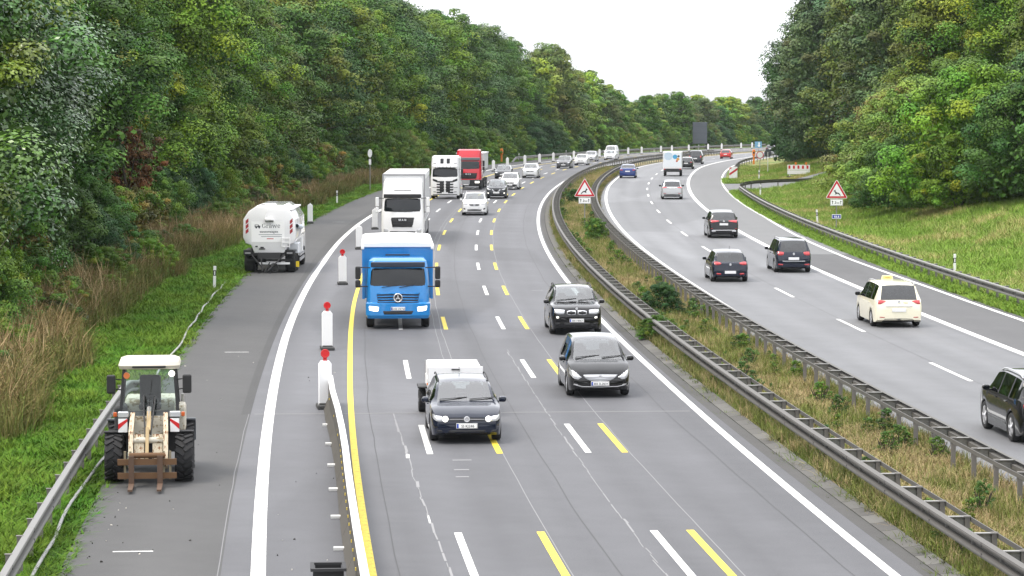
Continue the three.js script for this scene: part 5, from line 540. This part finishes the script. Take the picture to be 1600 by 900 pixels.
// crown of leaf faces gathered in clumps; col: [r,g,b] base, varied per clump and per leaf like the leaves themselves
function crownGeo(seed, { H, R, base, clumps, leaves, leaf, col, vary = .3, shape = 'round', inner = .15, tip, loose = 1 }) {
  const r = mulberry(seed), n3 = () => (r() + r() + r() - 1.5) / 1.5; const N = Math.floor(clumps * leaves * (1 + inner)) + 8, pos = new Float32Array(N * 12), nor = new Float32Array(N * 12), cl = new Float32Array(N * 12), idx = new Uint32Array(N * 6); let v = 0, f = 0;
  const A = new THREE.Vector3(), B = new THREE.Vector3(), Nn = new THREE.Vector3(), C = new THREE.Vector3(), D = new THREE.Vector3();
  const put = (p, n, size, c) => { A.set(n3(), n3(), n3()).cross(n).normalize(); B.copy(n).cross(A); const a = size, b = size * .62; const o = v * 3; const q = [[A, a], [B, b], [A, -a], [B, -b]]; for (let i = 0; i < 4; i++) { pos[o + i * 3] = p.x + q[i][0].x * q[i][1] * .5; pos[o + i * 3 + 1] = p.y + q[i][0].y * q[i][1] * .5; pos[o + i * 3 + 2] = p.z + q[i][0].z * q[i][1] * .5; nor[o + i * 3] = n.x; nor[o + i * 3 + 1] = n.y; nor[o + i * 3 + 2] = n.z; cl[o + i * 3] = c[0]; cl[o + i * 3 + 1] = c[1]; cl[o + i * 3 + 2] = c[2]; } idx.set([v, v + 1, v + 2, v, v + 2, v + 3], f); v += 4; f += 6; };
  const prof = t => shape === 'cone' ? Math.pow(1 - t, .75) * 1.0 + .08 : shape === 'column' ? Math.pow(Math.sin(Math.PI * Math.min(1, .12 + t * .86)), .5) : shape === 'bush' ? Math.sqrt(Math.max(0, 1 - t * t)) : Math.pow(Math.sin(Math.PI * (.14 + t * .82)), .62);
  const lob = Array.from({ length: 5 }, () => [r() * 6.28, .12 + .2 * r(), 1 + Math.floor(r() * 3), r() * 6.28]);
  const rad = (t, a) => { let k = 1; for (const [ph, am, fr, p2] of lob) k += am * .42 * Math.sin(a * fr + ph + t * 5 + p2); return R * prof(t) * k; };
  for (let i = 0; i < clumps; i++) { const t = Math.pow(r(), .85), a = r() * 6.2832, q = i < clumps * .78 ? .72 + .30 * r() : .25 + .5 * r(), rr = rad(t, a) * q; const y = base + (H - base) * t; const cr = (.066 * H) * (.5 + .85 * r()) * (shape === 'bush' ? 1.5 : 1); C.set(Math.cos(a) * rr, y, Math.sin(a) * rr); const k = 1 + vary * (r() - .5) * 1.8, ye = (r() - .5) * vary; const cc = tip && r() < tip.p ? tip.c : col; const sq = .6 + .25 * r();
    for (let j = 0; j < leaves; j++) { Nn.set(n3(), n3() + .28, n3()).normalize(); const d = cr * (.55 + .5 * Math.pow(r(), .6) + (r() < .06 ? .35 * loose : 0)); D.set(C.x + Nn.x * d, C.y + Nn.y * d * sq, C.z + Nn.z * d); if (D.y < .1) continue; const lk = k * (1 + vary * (r() - .5)); const w = Nn; w.set(Nn.x + n3() * .9, Nn.y + n3() * .9 + .35, Nn.z + n3() * .9).normalize(); put(D, w, leaf * (.7 + .6 * r()), [cc[0] * lk * (1 + ye), cc[1] * lk, cc[2] * lk * (1 - ye * .5)]); } }
  const M2 = Math.floor(clumps * leaves * inner); for (let i = 0; i < M2; i++) { const t = r(), a = r() * 6.2832, rr = rad(t, a) * Math.sqrt(r()) * .8; D.set(Math.cos(a) * rr, base + (H - base) * t * .96, Math.sin(a) * rr); if (D.y < .1) continue; Nn.set(n3(), n3(), n3()).normalize(); const lk = 1 + vary * (r() - .5); put(D, Nn, leaf * 2.2, [col[0] * lk, col[1] * lk, col[2] * lk]); }
  const g = new THREE.BufferGeometry(); g.setAttribute('position', new THREE.BufferAttribute(pos.subarray(0, v * 3), 3)); g.setAttribute('normal', new THREE.BufferAttribute(nor.subarray(0, v * 3), 3)); g.setAttribute('color', new THREE.BufferAttribute(cl.subarray(0, v * 3), 3)); g.setIndex(new THREE.BufferAttribute(idx.subarray(0, f), 1)); return g;
}
function taper(a, b, r0, r1, n = 7) { const A = new THREE.Vector3(...a), B = new THREE.Vector3(...b), l = A.distanceTo(B); const g = new THREE.CylinderGeometry(r1, r0, l, n, 1, true); g.applyQuaternion(new THREE.Quaternion().setFromUnitVectors(new THREE.Vector3(0, 1, 0), B.clone().sub(A).normalize())); return g.translate((A.x + B.x) / 2, (A.y + B.y) / 2, (A.z + B.z) / 2); }
function trunkGeo(seed, H, R, bush) { const r = mulberry(seed + 500), o = []; if (bush) { for (let i = 0; i < 9; i++) { const a = r() * 6.28, k = R * (.3 + .5 * r()); o.push(taper([0, -.2, 0], [Math.cos(a) * k, H * (.5 + .4 * r()), Math.sin(a) * k], .06, .015, 5)); } return merge(o); }
  const tr = H * .017; let p = [0, -.4, 0], x = 0, z = 0; for (let i = 1; i <= 4; i++) { x += (r() - .5) * .5; z += (r() - .5) * .5; const q = [x, H * .22 * i, z]; o.push(taper(p, q, tr * (1.25 - i * .22), tr * (1.05 - i * .22))); p = q; if (i > 0) for (let k = 0; k < 4; k++) { const a = r() * 6.28, l = R * (.62 + .32 * r()) * (i === 4 ? .4 : 1); o.push(taper(q, [x + Math.cos(a) * l, q[1] + H * (.03 + .06 * r()), z + Math.sin(a) * l], tr * .42, tr * .1, 5)); } } return merge(o); }
const treeProtos = {}, tintRnd = mulberry(808); let forceMat = false, pick5 = null;
function treeProto(key, seed, p) { treeProtos[key] = { crown: crownGeo(seed, p), trunk: trunkGeo(seed, p.H, p.R, p.shape === 'bush'), bark: p.bark || barkMat, mats: [[.95, 1.02, .9], [1.25, 1.25, .85], [.66, .80, .78], [1.15, 1.32, .8], [.85, 1.0, 1.1]].map(k => leafMat(k)) }; }
// colours of real leaves
const G1 = [.085, .155, .022], G2 = [.055, .115, .020], G3 = [.150, .200, .024], G4 = [.050, .100, .030], G5 = [.105, .160, .055], BR = [.16, .105, .035], OL = [.110, .140, .030];
const nearLeaf = { clumps: 210, leaves: 500, leaf: .155, inner: .035 }, midLeaf = { clumps: 150, leaves: 270, leaf: .25, inner: .05 }, farLeaf = { clumps: 90, leaves: 130, leaf: .45, inner: .08 };
treeProto('nearDark', 11, { bark: barkPale, H: 17, R: 5.2, base: .9, col: G2, vary: .4, ...nearLeaf, tip: { p: .16, c: G5 } });
treeProto('nearMid', 12, { bark: barkPale, H: 15, R: 4.6, base: .7, col: G1, vary: .45, ...nearLeaf, tip: { p: .2, c: G3 } });
treeProto('nearYellow', 13, { H: 12, R: 3.6, base: .5, col: [.14, .175, .020], vary: .4, ...nearLeaf, tip: { p: .2, c: OL } });
treeProto('midDark', 21, { H: 20, R: 5.4, base: 1.5, col: G2, vary: .4, ...midLeaf });
treeProto('midGreen', 22, { H: 19, R: 5.6, base: 1.2, col: G1, vary: .4, ...midLeaf, tip: { p: .25, c: G3 } });
treeProto('midBlue', 23, { H: 21, R: 5.8, base: 1.4, col: G4, vary: .35, ...midLeaf, tip: { p: .2, c: G5 } });
treeProto('midOlive', 24, { H: 17, R: 5.0, base: 1.0, col: OL, vary: .4, ...midLeaf, tip: { p: .3, c: G1 } });
treeProto('midWillow', 25, { H: 16, R: 5.2, base: .8, col: [.100, .140, .052], vary: .35, ...midLeaf, loose: 1.6, tip: { p: .2, c: [.13, .140, .055] } });
treeProto('farGreen', 31, { H: 16, R: 5.4, base: .6, col: [.14, .21, .05], vary: .4, ...farLeaf, tip: { p: .25, c: G3 } });
treeProto('farDark', 32, { H: 17, R: 5.4, base: .6, col: G2, vary: .35, ...farLeaf });
treeProto('bushGreen', 41, { H: 5, R: 4.0, base: .2, shape: 'bush', col: G1, vary: .4, clumps: 150, leaves: 420, leaf: .115, inner: .05, tip: { p: .2, c: G3 } });
treeProto('bushDark', 42, { H: 5, R: 3.8, base: .2, shape: 'bush', col: G4, vary: .4, clumps: 150, leaves: 420, leaf: .115, inner: .05 });
treeProto('bushWillow', 43, { H: 7, R: 5.0, base: .2, shape: 'bush', col: [.15, .215, .058], vary: .35, clumps: 190, leaves: 440, leaf: .14, inner: .04, loose: 1.5, tip: { p: .18, c: [.16, .14, .06] } });
treeProto('bushBrown', 44, { H: 4, R: 3.0, base: .2, shape: 'bush', col: [.15, .12, .045], vary: .5, clumps: 90, leaves: 260, leaf: .13, inner: .05, loose: 1.6, tip: { p: .35, c: G1 } });
treeProto('bushRed', 45, { H: 3, R: 2.0, base: .2, shape: 'bush', col: [.18, .07, .028], vary: .5, clumps: 60, leaves: 200, leaf: .12, inner: .05, loose: 1.5, tip: { p: .3, c: OL } });
treeProto('weed', 46, { H: 1.1, R: .55, base: .05, shape: 'bush', col: [.075, .13, .025], vary: .6, clumps: 34, leaves: 60, leaf: .055, inner: .08, loose: 2.5 });
treeProto('weedTall', 47, { H: 1.1, R: .3, base: .05, shape: 'column', col: [.085, .13, .03], vary: .6, clumps: 34, leaves: 46, leaf: .055, inner: .08, loose: 2.5 });
function tree(key, name, label, group, u, s, h, wide = 1, turn = 0, cat = 'tree', dh = 0) { if (typeof label === 'function') label = label(key, s); const p = treeProtos[key]; const g = thing(name, label, cat, group); part(g, name.includes('shrub') || name.includes('weed') ? 'stems' : 'trunk', p.trunk, p.bark); part(g, name.includes('shrub') || name.includes('weed') ? 'foliage' : 'crown', p.crown, forceMat ? (p.shiny ||= leafMat([.8, .95, .95], true)) : p.mats[pick5 ? pick5[Math.floor(tintRnd() * pick5.length)] : Math.floor(tintRnd() * 5)]); const H0 = { nearDark: 17, nearMid: 15, nearYellow: 12, midDark: 20, midGreen: 19, midBlue: 21, midOlive: 17, midWillow: 16, farGreen: 16, farDark: 17, bushGreen: 5, bushDark: 5, bushWillow: 7, bushBrown: 4, bushRed: 3, weed: 1.1, weedTall: 1.1 }[key]; const k = h / H0; g.scale.set(k * wide, k, k * wide); place(g, u, s, groundH(u, s) + dh, turn); return g; }
const hue = { nearDark: 'dark green', nearMid: 'leafy mid-green', nearYellow: 'low yellow-green', midDark: 'dark green', midGreen: 'fresh green', midBlue: 'tall bluish-green', midOlive: 'olive', midWillow: 'pale grey-green', farGreen: 'light green', farDark: 'dark green', bushGreen: 'green', bushDark: 'dark green', bushWillow: 'pale willowy', bushBrown: 'brownish' };
const levelL = s => s < -62 ? 'at the left picture edge' : s < -30 ? 'behind the tanker' : s < -5 ? 'just beyond the tanker' : s < 30 ? 'level with the white trailer truck' : s < 70 ? 'level with the slatted-grille tractor' : s < 110 ? 'level with the red truck' : s < 160 ? 'beyond the red truck' : s < 215 ? 'before the orange phone' : s < 260 ? 'just past the orange phone' : s < 330 ? 'behind the far left rail' : s < 400 ? 'left of the dark panel' : s < 450 ? 'behind the dark panel' : 'right of the dark panel';
const levelR = s => s < -2 ? 'at the right picture edge' : s < 25 ? 'right of the deer sign' : s < 55 ? 'above the deer sign' : s < 95 ? 'right of the barrier board' : s < 135 ? 'behind the barrier board' : s < 180 ? 'at the left end of the wood' : 'hidden round the bend';
{ const r = mulberry(2024); const T = () => r() * 6.28;
  // left wood: a front row that can be told apart and two rows behind
  const L1 = (k, s) => `${hue[k]} tree fronting the left wood, ${levelL(s)}`, L1b = (k, s) => `${hue[k]} tree deep in the left wood, ${levelL(s)}`, gl = 'trees of the left wood';
  for (let s = -84; s < 70; s += 6 + r() * 2.4) { const k = ['nearDark', 'nearMid', 'nearDark', 'nearMid', 'nearYellow'][Math.floor(r() * 5)]; forceMat = s < -48; tree(k, 'broadleaf_tree', L1, gl, -23.6 - r() * 4.4 - 1.4 * (1 - smooth(-30, 10, s)), s, k === 'nearYellow' ? 10 + 4 * r() : 14.5 + 6 * r(), 1.0 + .35 * r(), T()); }
  forceMat = false; for (let s = -86; s < 90; s += 7 + r() * 3) tree(['nearDark', 'nearMid', 'midBlue'][Math.floor(r() * 3)], 'broadleaf_tree', L1b, gl, -31 - r() * 3, s, 19 + 4 * r(), 1.05, T());
  for (let s = 66; s < 300; s += 6.2 + r() * 3) { const k = ['midDark', 'midGreen', 'midBlue', 'midOlive', 'midGreen', 'midBlue'][Math.floor(r() * 6)]; const low = smooth(230, 300, s); tree(k, 'broadleaf_tree', L1, gl, -23.5 - r() * 5, s, (14 + 6.5 * r() + 0.9 * smooth(130, 170, s)) * (1 - .12 * low), 1 + .35 * r(), T()); }
  for (let s = 90; s < 320; s += 9 + r() * 3) tree(['midDark', 'midBlue', 'midGreen'][Math.floor(r() * 3)], 'broadleaf_tree', L1b, gl, -33 - r() * 3, s, 19 + 3 * r(), 1.05, T());
  for (let s = 300; s < 560; s += 6.5 + r() * 3) { const t = smooth(300, 400, s); tree(['farGreen', 'farDark', 'farGreen', 'midWillow'][Math.floor(r() * 4)], 'broadleaf_tree', (k, s) => `small ${hue[k]} far tree of the front row, ${levelL(s)}`, 'far trees behind the left guardrail', -22 - r() * 4, s, lerp(15.5, 8.5, t) + 3.5 * r(), 1 + .3 * r(), T()); }
  for (let s = 310; s < 640; s += 10 + r() * 4) tree(['farGreen', 'farDark'][Math.floor(r() * 2)], 'broadleaf_tree', (k, s) => `small ${hue[k]} far tree of the back row, ${levelL(s)}`, 'far trees behind the left guardrail', -32 - r() * 6, s, lerp(15, 8.5, smooth(300, 420, s)) + 3 * r(), 1.15, T());
  for (let k = 0; k < 26; k++) tree(['farGreen', 'farDark'][k % 2], 'broadleaf_tree', 'distant tree closing the view at the end of the road', 'distant trees at the end of the road', -34 + k * 3.2 + r() * 2, 590 + r() * 60, 8 + 3.5 * r(), 1.2, T());
  // shrubs at the foot of the left wood
  for (let s = -88; s < 120; s += 4.2 + r() * 2) { const k = ['bushGreen', 'bushDark', 'bushGreen', 'bushBrown'][Math.floor(r() * 4)]; tree(k, 'shrub', (k, s) => `${hue[k]} shrub at the foot of the left wood, ${levelL(s)}`, 'shrubs along the left wood', -21.4 - r() * 1.6, s, 2.6 + 2.2 * r(), .8 + .3 * r(), T(), 'shrub'); }
  for (let s = -100; s < 60; s += 5 + r() * 4) tree(['bushGreen', 'bushBrown', 'bushGreen'][Math.floor(r() * 3)], 'shrub', (k, s) => `low ${hue[k]} bramble among the dry weeds, ${levelL(s)}`, 'low brambles among the dry weeds', -18.2 - r() * 1.8, s, 1.0 + 1.2 * r(), 1.1, T(), 'shrub');
  for (let s = 120; s < 540; s += 7 + r() * 4) tree(['bushGreen', 'bushGreen', 'bushDark', 'bushWillow'][Math.floor(r() * 4)], 'shrub', (k, s) => `far ${hue[k]} shrub along the left wood, ${levelL(s)}`, 'far shrubs along the left wood', -18.8 - r() * 2, s, 3 + 2.6 * r(), 1, T(), 'shrub');
  tree('bushRed', 'shrub', 'rust-red shrub at the edge of the left wood', null, -21.4, -28, 3.4, 1, 1, 'shrub', 3.2); 
  // right side: island of big shrubs, wood behind
  const gr = 'trees of the right wood', L2 = (k, s) => `${hue[k]} tree of the right wood, ${levelR(s)}`;
  const big = [[29, 30, 7.6, 'bushWillow'], [29.5, 18, 8.2, 'bushWillow'], [31, 4, 8.6, 'bushGreen'], [34.5, -6, 8.0, 'bushDark'], [30.5, 44, 7.4, 'bushDark'], [33, 26, 9, 'bushGreen'], [38, 12, 9, 'bushDark'], [27.2, 10, 5.0, 'bushDark'], [29, 0, 4.6, 'bushGreen'], [37, -2, 6, 'bushDark'], [31.5, 58, 6.8, 'bushWillow'], [41, -4, 7, 'bushDark'], [40, 22, 9, 'bushDark'], [27.2, 36, 4.0, 'bushBrown']];
  pick5 = [1, 3, 0, 3]; big.forEach(([u, s, h, k]) => tree(k, 'large_shrub', (k, s) => `large ${hue[k]} shrub of the right thicket, ${levelR(s)}`, 'large shrubs of the right thicket', u, s, h, 1.0, T(), 'shrub'));
  pick5 = [0, 2, 4, 1, 2]; const wood = [[28.6, 160, 18, 'midDark'], [30.4, 148, 19.5, 'midWillow'], [32.5, 160, 20.5, 'midBlue'], [29.5, 172, 15, 'midDark'], [30, 130, 17, 'midWillow'], [34, 140, 22, 'midBlue'], [33, 112, 18, 'midOlive'], [37, 125, 22, 'midDark'], [35, 92, 18, 'midWillow'], [38, 100, 21, 'midOlive'], [41, 112, 23, 'midGreen'], [38, 76, 19, 'midOlive'], [42, 86, 22, 'midGreen'], [37, 60, 16, 'nearYellow'], [41, 62, 21, 'nearMid'], [45, 70, 23, 'nearDark'], [42, 46, 19, 'nearMid'], [46, 50, 22, 'nearDark'], [44, 32, 18, 'nearYellow'], [48, 36, 22, 'nearMid'], [46, 18, 20, 'nearDark'], [50, 22, 22, 'nearMid'], [47, 6, 19, 'nearDark'], [45, -8, 18, 'nearMid'], [50, -2, 21, 'nearDark'], [53, 10, 23, 'nearMid'], [52, 40, 24, 'nearDark'], [30, 185, 18, 'midGreen'], [34, 178, 21, 'midDark'], [31, 205, 17, 'midDark'], [33, 200, 20, 'midBlue'], [30, 230, 16, 'midGreen'], [31, 235, 18, 'midDark'], [30, 258, 16, 'midDark'], [30, 290, 15, 'midGreen'], [29, 320, 15, 'midDark'], [29, 350, 15, 'midGreen'], [29, 385, 14, 'farDark'], [29, 420, 14, 'farGreen']];
  wood.forEach(([u, s, h, k]) => tree(k, 'broadleaf_tree', L2, gr, u, s, h, 1.0 + .15 * r(), T()));
  tree('bushDark', 'large_shrub', 'dark round shrub at the foot of the tall trees behind the barrier board', null, 29, 156, 9, .66, 1, 'shrub'); tree('bushDark', 'large_shrub', 'dark shrub left of the barrier board at the wood edge', null, 26.6, 168, 6, .7, 2, 'shrub');
  pick5 = null; // weeds in the median
  for (let i = 0; i < 200; i++) { const s = -138 + Math.pow(r(), 1.25) * 230, u = r() < .45 ? 3.2 + r() * .5 : r() < .6 ? 5.1 + r() * .8 : 3.6 + r() * 2; tree(r() < .5 ? 'weed' : 'weedTall', 'weed', 'leafy green weed growing between the median rails', 'weeds in the median', u, s, .22 + .48 * r(), .8 + .5 * r(), T(), 'weed'); }
  tree('bushGreen', 'shrub', 'low dark green shrub against the left median rail', null, 3.0, -84, .85, 1.2, 1, 'shrub'); tree('bushDark', 'shrub', 'bushy green shrub in the middle of the median', null, 4.3, -73, 1.25, 1.0, 2, 'shrub'); tree('bushGreen', 'shrub', 'green shrub beside the deer warning sign in the median', null, 5.0, -14, 1.3, .8, 3, 'shrub'); tree('bushDark', 'shrub', 'dark shrub in the far end of the median', null, 4.4, 46, 1.2, .8, 3, 'shrub');
}
// ---- grass and dry weeds: uncountable
function bladeTuft(seed, n, spread, bend, w = .012, tipLeaf = 0) { const r = mulberry(seed), pos = [], idx = []; let v = 0; for (let i = 0; i < n; i++) { const a = r() * 6.28, d = spread * Math.sqrt(r()), x = Math.cos(a) * d, z = Math.sin(a) * d, b = r() * 6.28, l = bend * (.3 + r()), h = .55 + .45 * r(), px = Math.cos(b + 1.57) * w, pz = Math.sin(b + 1.57) * w; const mx = x + Math.cos(b) * l * .35, mz = z + Math.sin(b) * l * .35, tx = x + Math.cos(b) * l, tz = z + Math.sin(b) * l; pos.push(x - px, 0, z - pz, x + px, 0, z + pz, mx - px * .8, h * .6, mz - pz * .8, mx + px * .8, h * .6, mz + pz * .8, tx, h, tz); idx.push(v, v + 1, v + 3, v, v + 3, v + 2, v + 2, v + 3, v + 4); v += 5; if (tipLeaf) for (let k = 0; k < 3; k++) { const t = .55 + .45 * r(), cx = lerp(x, tx, t) + (r() - .5) * .05, cz = lerp(z, tz, t) + (r() - .5) * .05, cy = h * t, q = tipLeaf * (.5 + r()); const e = r() * 6.28; pos.push(cx, cy, cz, cx + Math.cos(e) * q, cy + q * .6, cz + Math.sin(e) * q, cx + Math.cos(e + .8) * q * .7, cy - q * .1, cz + Math.sin(e + .8) * q * .7); idx.push(v, v + 1, v + 2); v += 3; } } const g = new THREE.BufferGeometry(); g.setAttribute('position', new THREE.Float32BufferAttribute(pos, 3)); g.setIndex(idx); g.computeVertexNormals(); return g; }
function scatter(name, label, geo, n, seed, pick) { const r = mulberry(seed), im = new THREE.InstancedMesh(geo, new THREE.MeshPhysicalMaterial({ color: 0xffffff, roughness: .7, specularIntensity: .2, side: THREE.DoubleSide }), n); const m = new THREE.Matrix4(), q = new THREE.Quaternion(), e = new THREE.Euler(); let k = 0; for (let i = 0; i < n; i++) { const o = pick(r); if (!o) continue; e.set((r() - .5) * .4, r() * 6.28, (r() - .5) * .4); q.setFromEuler(e); m.compose(P(o.u, o.s, groundH(o.u, o.s) - .02), q, new THREE.Vector3(o.w, o.h, o.w)); im.setMatrixAt(k, m); im.setColorAt(k, lin(...o.c)); k++; } im.count = k; im.name = numbered(name); im.userData = { label, kind: 'stuff' }; im.castShadow = im.receiveShadow = true; scene.add(im); }
const near = (r, a, b, p = 1.6) => a + Math.pow(r(), p) * (b - a);
const mixc = (a, b, t, k) => [lerp(a[0], b[0], t) * k, lerp(a[1], b[1], t) * k, lerp(a[2], b[2], t) * k];
const grassTuft = bladeTuft(1, 14, .16, .35, .011), tallTuft = bladeTuft(2, 12, .2, .3, .009), dryTuft = bladeTuft(3, 13, .25, .45, .009, .022), stalkTuft = bladeTuft(4, 11, .3, .5, .010, .028);
scatter('verge_grass', 'short bright green grass on the left verge', grassTuft, 46000, 1, r => { const s = near(r, -145, 240, 1.9), e = roadEdgeL(s), u = e + .12 - Math.pow(r(), .9) * 5.2 + .1 * (r() - .5); const n = fbm(u * .9, s * .4); return { u, s, w: .8 + .5 * r(), h: (.08 + .16 * r() + (n > .6 ? .1 : 0)) * (u > e - .25 ? .6 : 1), c: mixc([.058, .165, .010], [.145, .195, .022], r() * .5 + (n - .4), .6 + .7 * r()) }; });
scatter('dry_brush', 'brown dry weeds and stalks at the foot of the left wood', stalkTuft, 16000, 2, r => { const s = near(r, -135, 150, 1.35); const e = -17.2 + 1.6 * (fbm(s * .11, 3) - .5) * 2; const u = e - r() * 4.6; const n = fbm(u * .5 + 4, s * .16); if (n < .36) return null; return { u, s, w: .9 + .8 * r(), h: .6 + 1.1 * r() * n * 1.5, c: mixc([.225, .155, .072], [.085, .115, .022], r() < .55 ? r() : r() * .4, .6 + .7 * r()) }; });
scatter('dry_brush', 'olive undergrowth mixed into the dry weeds on the left', dryTuft, 22000, 3, r => { const s = near(r, -135, 200, 1.35); const e = -16.8 + 1.6 * (fbm(s * .11, 3) - .5) * 2; const u = e - r() * 5; return { u, s, w: 1 + .8 * r(), h: .4 + .9 * r(), c: mixc([.085, .135, .025], [.19, .15, .06], r(), .6 + .7 * r()) }; });
scatter('dry_stalks', 'tall pale dead stalks standing above the dry weeds on the left', bladeTuft(9, 5, .35, .7, .012), 2600, 12, r => { const s = near(r, -130, 120, 1.3); const e = -17.4 + 1.6 * (fbm(s * .11, 3) - .5) * 2; const u = e - r() * 3.6; if (fbm(u * .5 + 4, s * .16) < .42) return null; return { u, s, w: .9 + .6 * r(), h: 1.2 + 1.0 * r(), c: mixc([.38, .29, .16], [.24, .16, .08], r(), .8 + .4 * r()) }; });
scatter('median_grass', 'straw and green grass in the median strip', dryTuft, 26000, 4, r => { const s = near(r, -145, 170, 1.6), u = 2.7 + r() * 3.75; const n = fbm(u * .8 + 2, s * .22); const green = u < 3.3 ? .7 : n > .49 ? .75 : .28; return { u, s, w: .5 + .5 * r(), h: .12 + .3 * r() * (green > .5 ? 1.2 : .8), c: mixc([.40, .30, .165], [.125, .165, .03], r() < green ? .8 + .2 * r() : r() * .45, .65 + .6 * r()) }; });
scatter('right_verge_grass', 'green grass in front of the right guardrail', grassTuft, 14000, 5, r => { const s = near(r, -95, 120, 1.3), u = 18.35 + Math.pow(r(), 1) * 1.6; if (s > 79 && s < 100) return null; return { u, s, w: .8 + .5 * r(), h: .1 + .2 * r(), c: mixc([.12, .24, .024], [.22, .26, .045], r() * .6, .75 + .5 * r()) }; });
scatter('slope_grass', 'half-dry grass on the slope right of the guardrail', tallTuft, 75000, 6, r => { const s = near(r, -90, 175, 1.15), u = 19.4 + Math.pow(r(), 1.1) * 17; if (s > 82 && s < 102 && u < 19 + (s - 76) * .5) return null; const n = fbm(u * .25 + 30, s * .15), n2 = fbm(u * .7, s * .5); return { u, s, w: .9 + .7 * r(), h: .12 + .36 * r() * (.5 + n2), c: mixc([.17, .28, .04], [.42, .36, .16], smooth(.48, .78, n * .6 + n2 * .4 + (r() - .5) * .35), .7 + .55 * r()) }; });
scatter('gutter_weeds', 'small weeds growing from the gutter joints', grassTuft, 900, 8, r => { const s = near(r, -142, -20, 1.2), n = fbm(s * .35, 8); if (n < .5) return null; return { u: 2.22 + r() * .5, s, w: .6 + .6 * r(), h: .08 + .16 * r(), c: mixc([.07, .13, .02], [.14, .14, .04], r(), .7 + .5 * r()) }; });

// ------------------------------------------------------------------ the road bridge the view is taken from, and the wood behind it
{ const g = thing('road_bridge', 'concrete road bridge crossing the motorway where the viewer stands', 'bridge'); const c = std(.30, .29, .27, .9); part(g, 'deck', bx(110, 1.1, 9, 8, 6.0, 6.2), c); for (const z of [1.9, 10.5]) part(g, 'parapet', bx(110, .5, .3, 8, 6.8, z), c); part(g, 'handrail', rod([-47, 7.6, 1.9], [63, 7.6, 1.9], .04), M.zinc); for (let x = -46; x < 63; x += 2.5) part(g, 'handrail_post', bx(.06, .7, .06, x, 7.3, 1.9), M.zinc); part(g, 'pier', bx(1.0, 5.4, 7, 14.5, 2.7, 6.2), c); for (const x of [-14, 44]) part(g, 'abutment', bx(6, 6.4, 9, x, 3, 6.2), c);
  const r = mulberry(606); for (const [u, s] of [[-26, -215], [-30, -228], [-24, -240], [-34, -245], [-22, -255], [32, -212], [36, -226], [31, -238], [28, -252], [40, -250]]) tree(['midDark', 'midGreen', 'midBlue'][Math.floor(r() * 3)], 'broadleaf_tree', 'tree beside the motorway behind the road bridge', 'trees behind the road bridge', u, s, 17 + 5 * r(), 1.1, r() * 6); }
renderer.render(scene, camera);
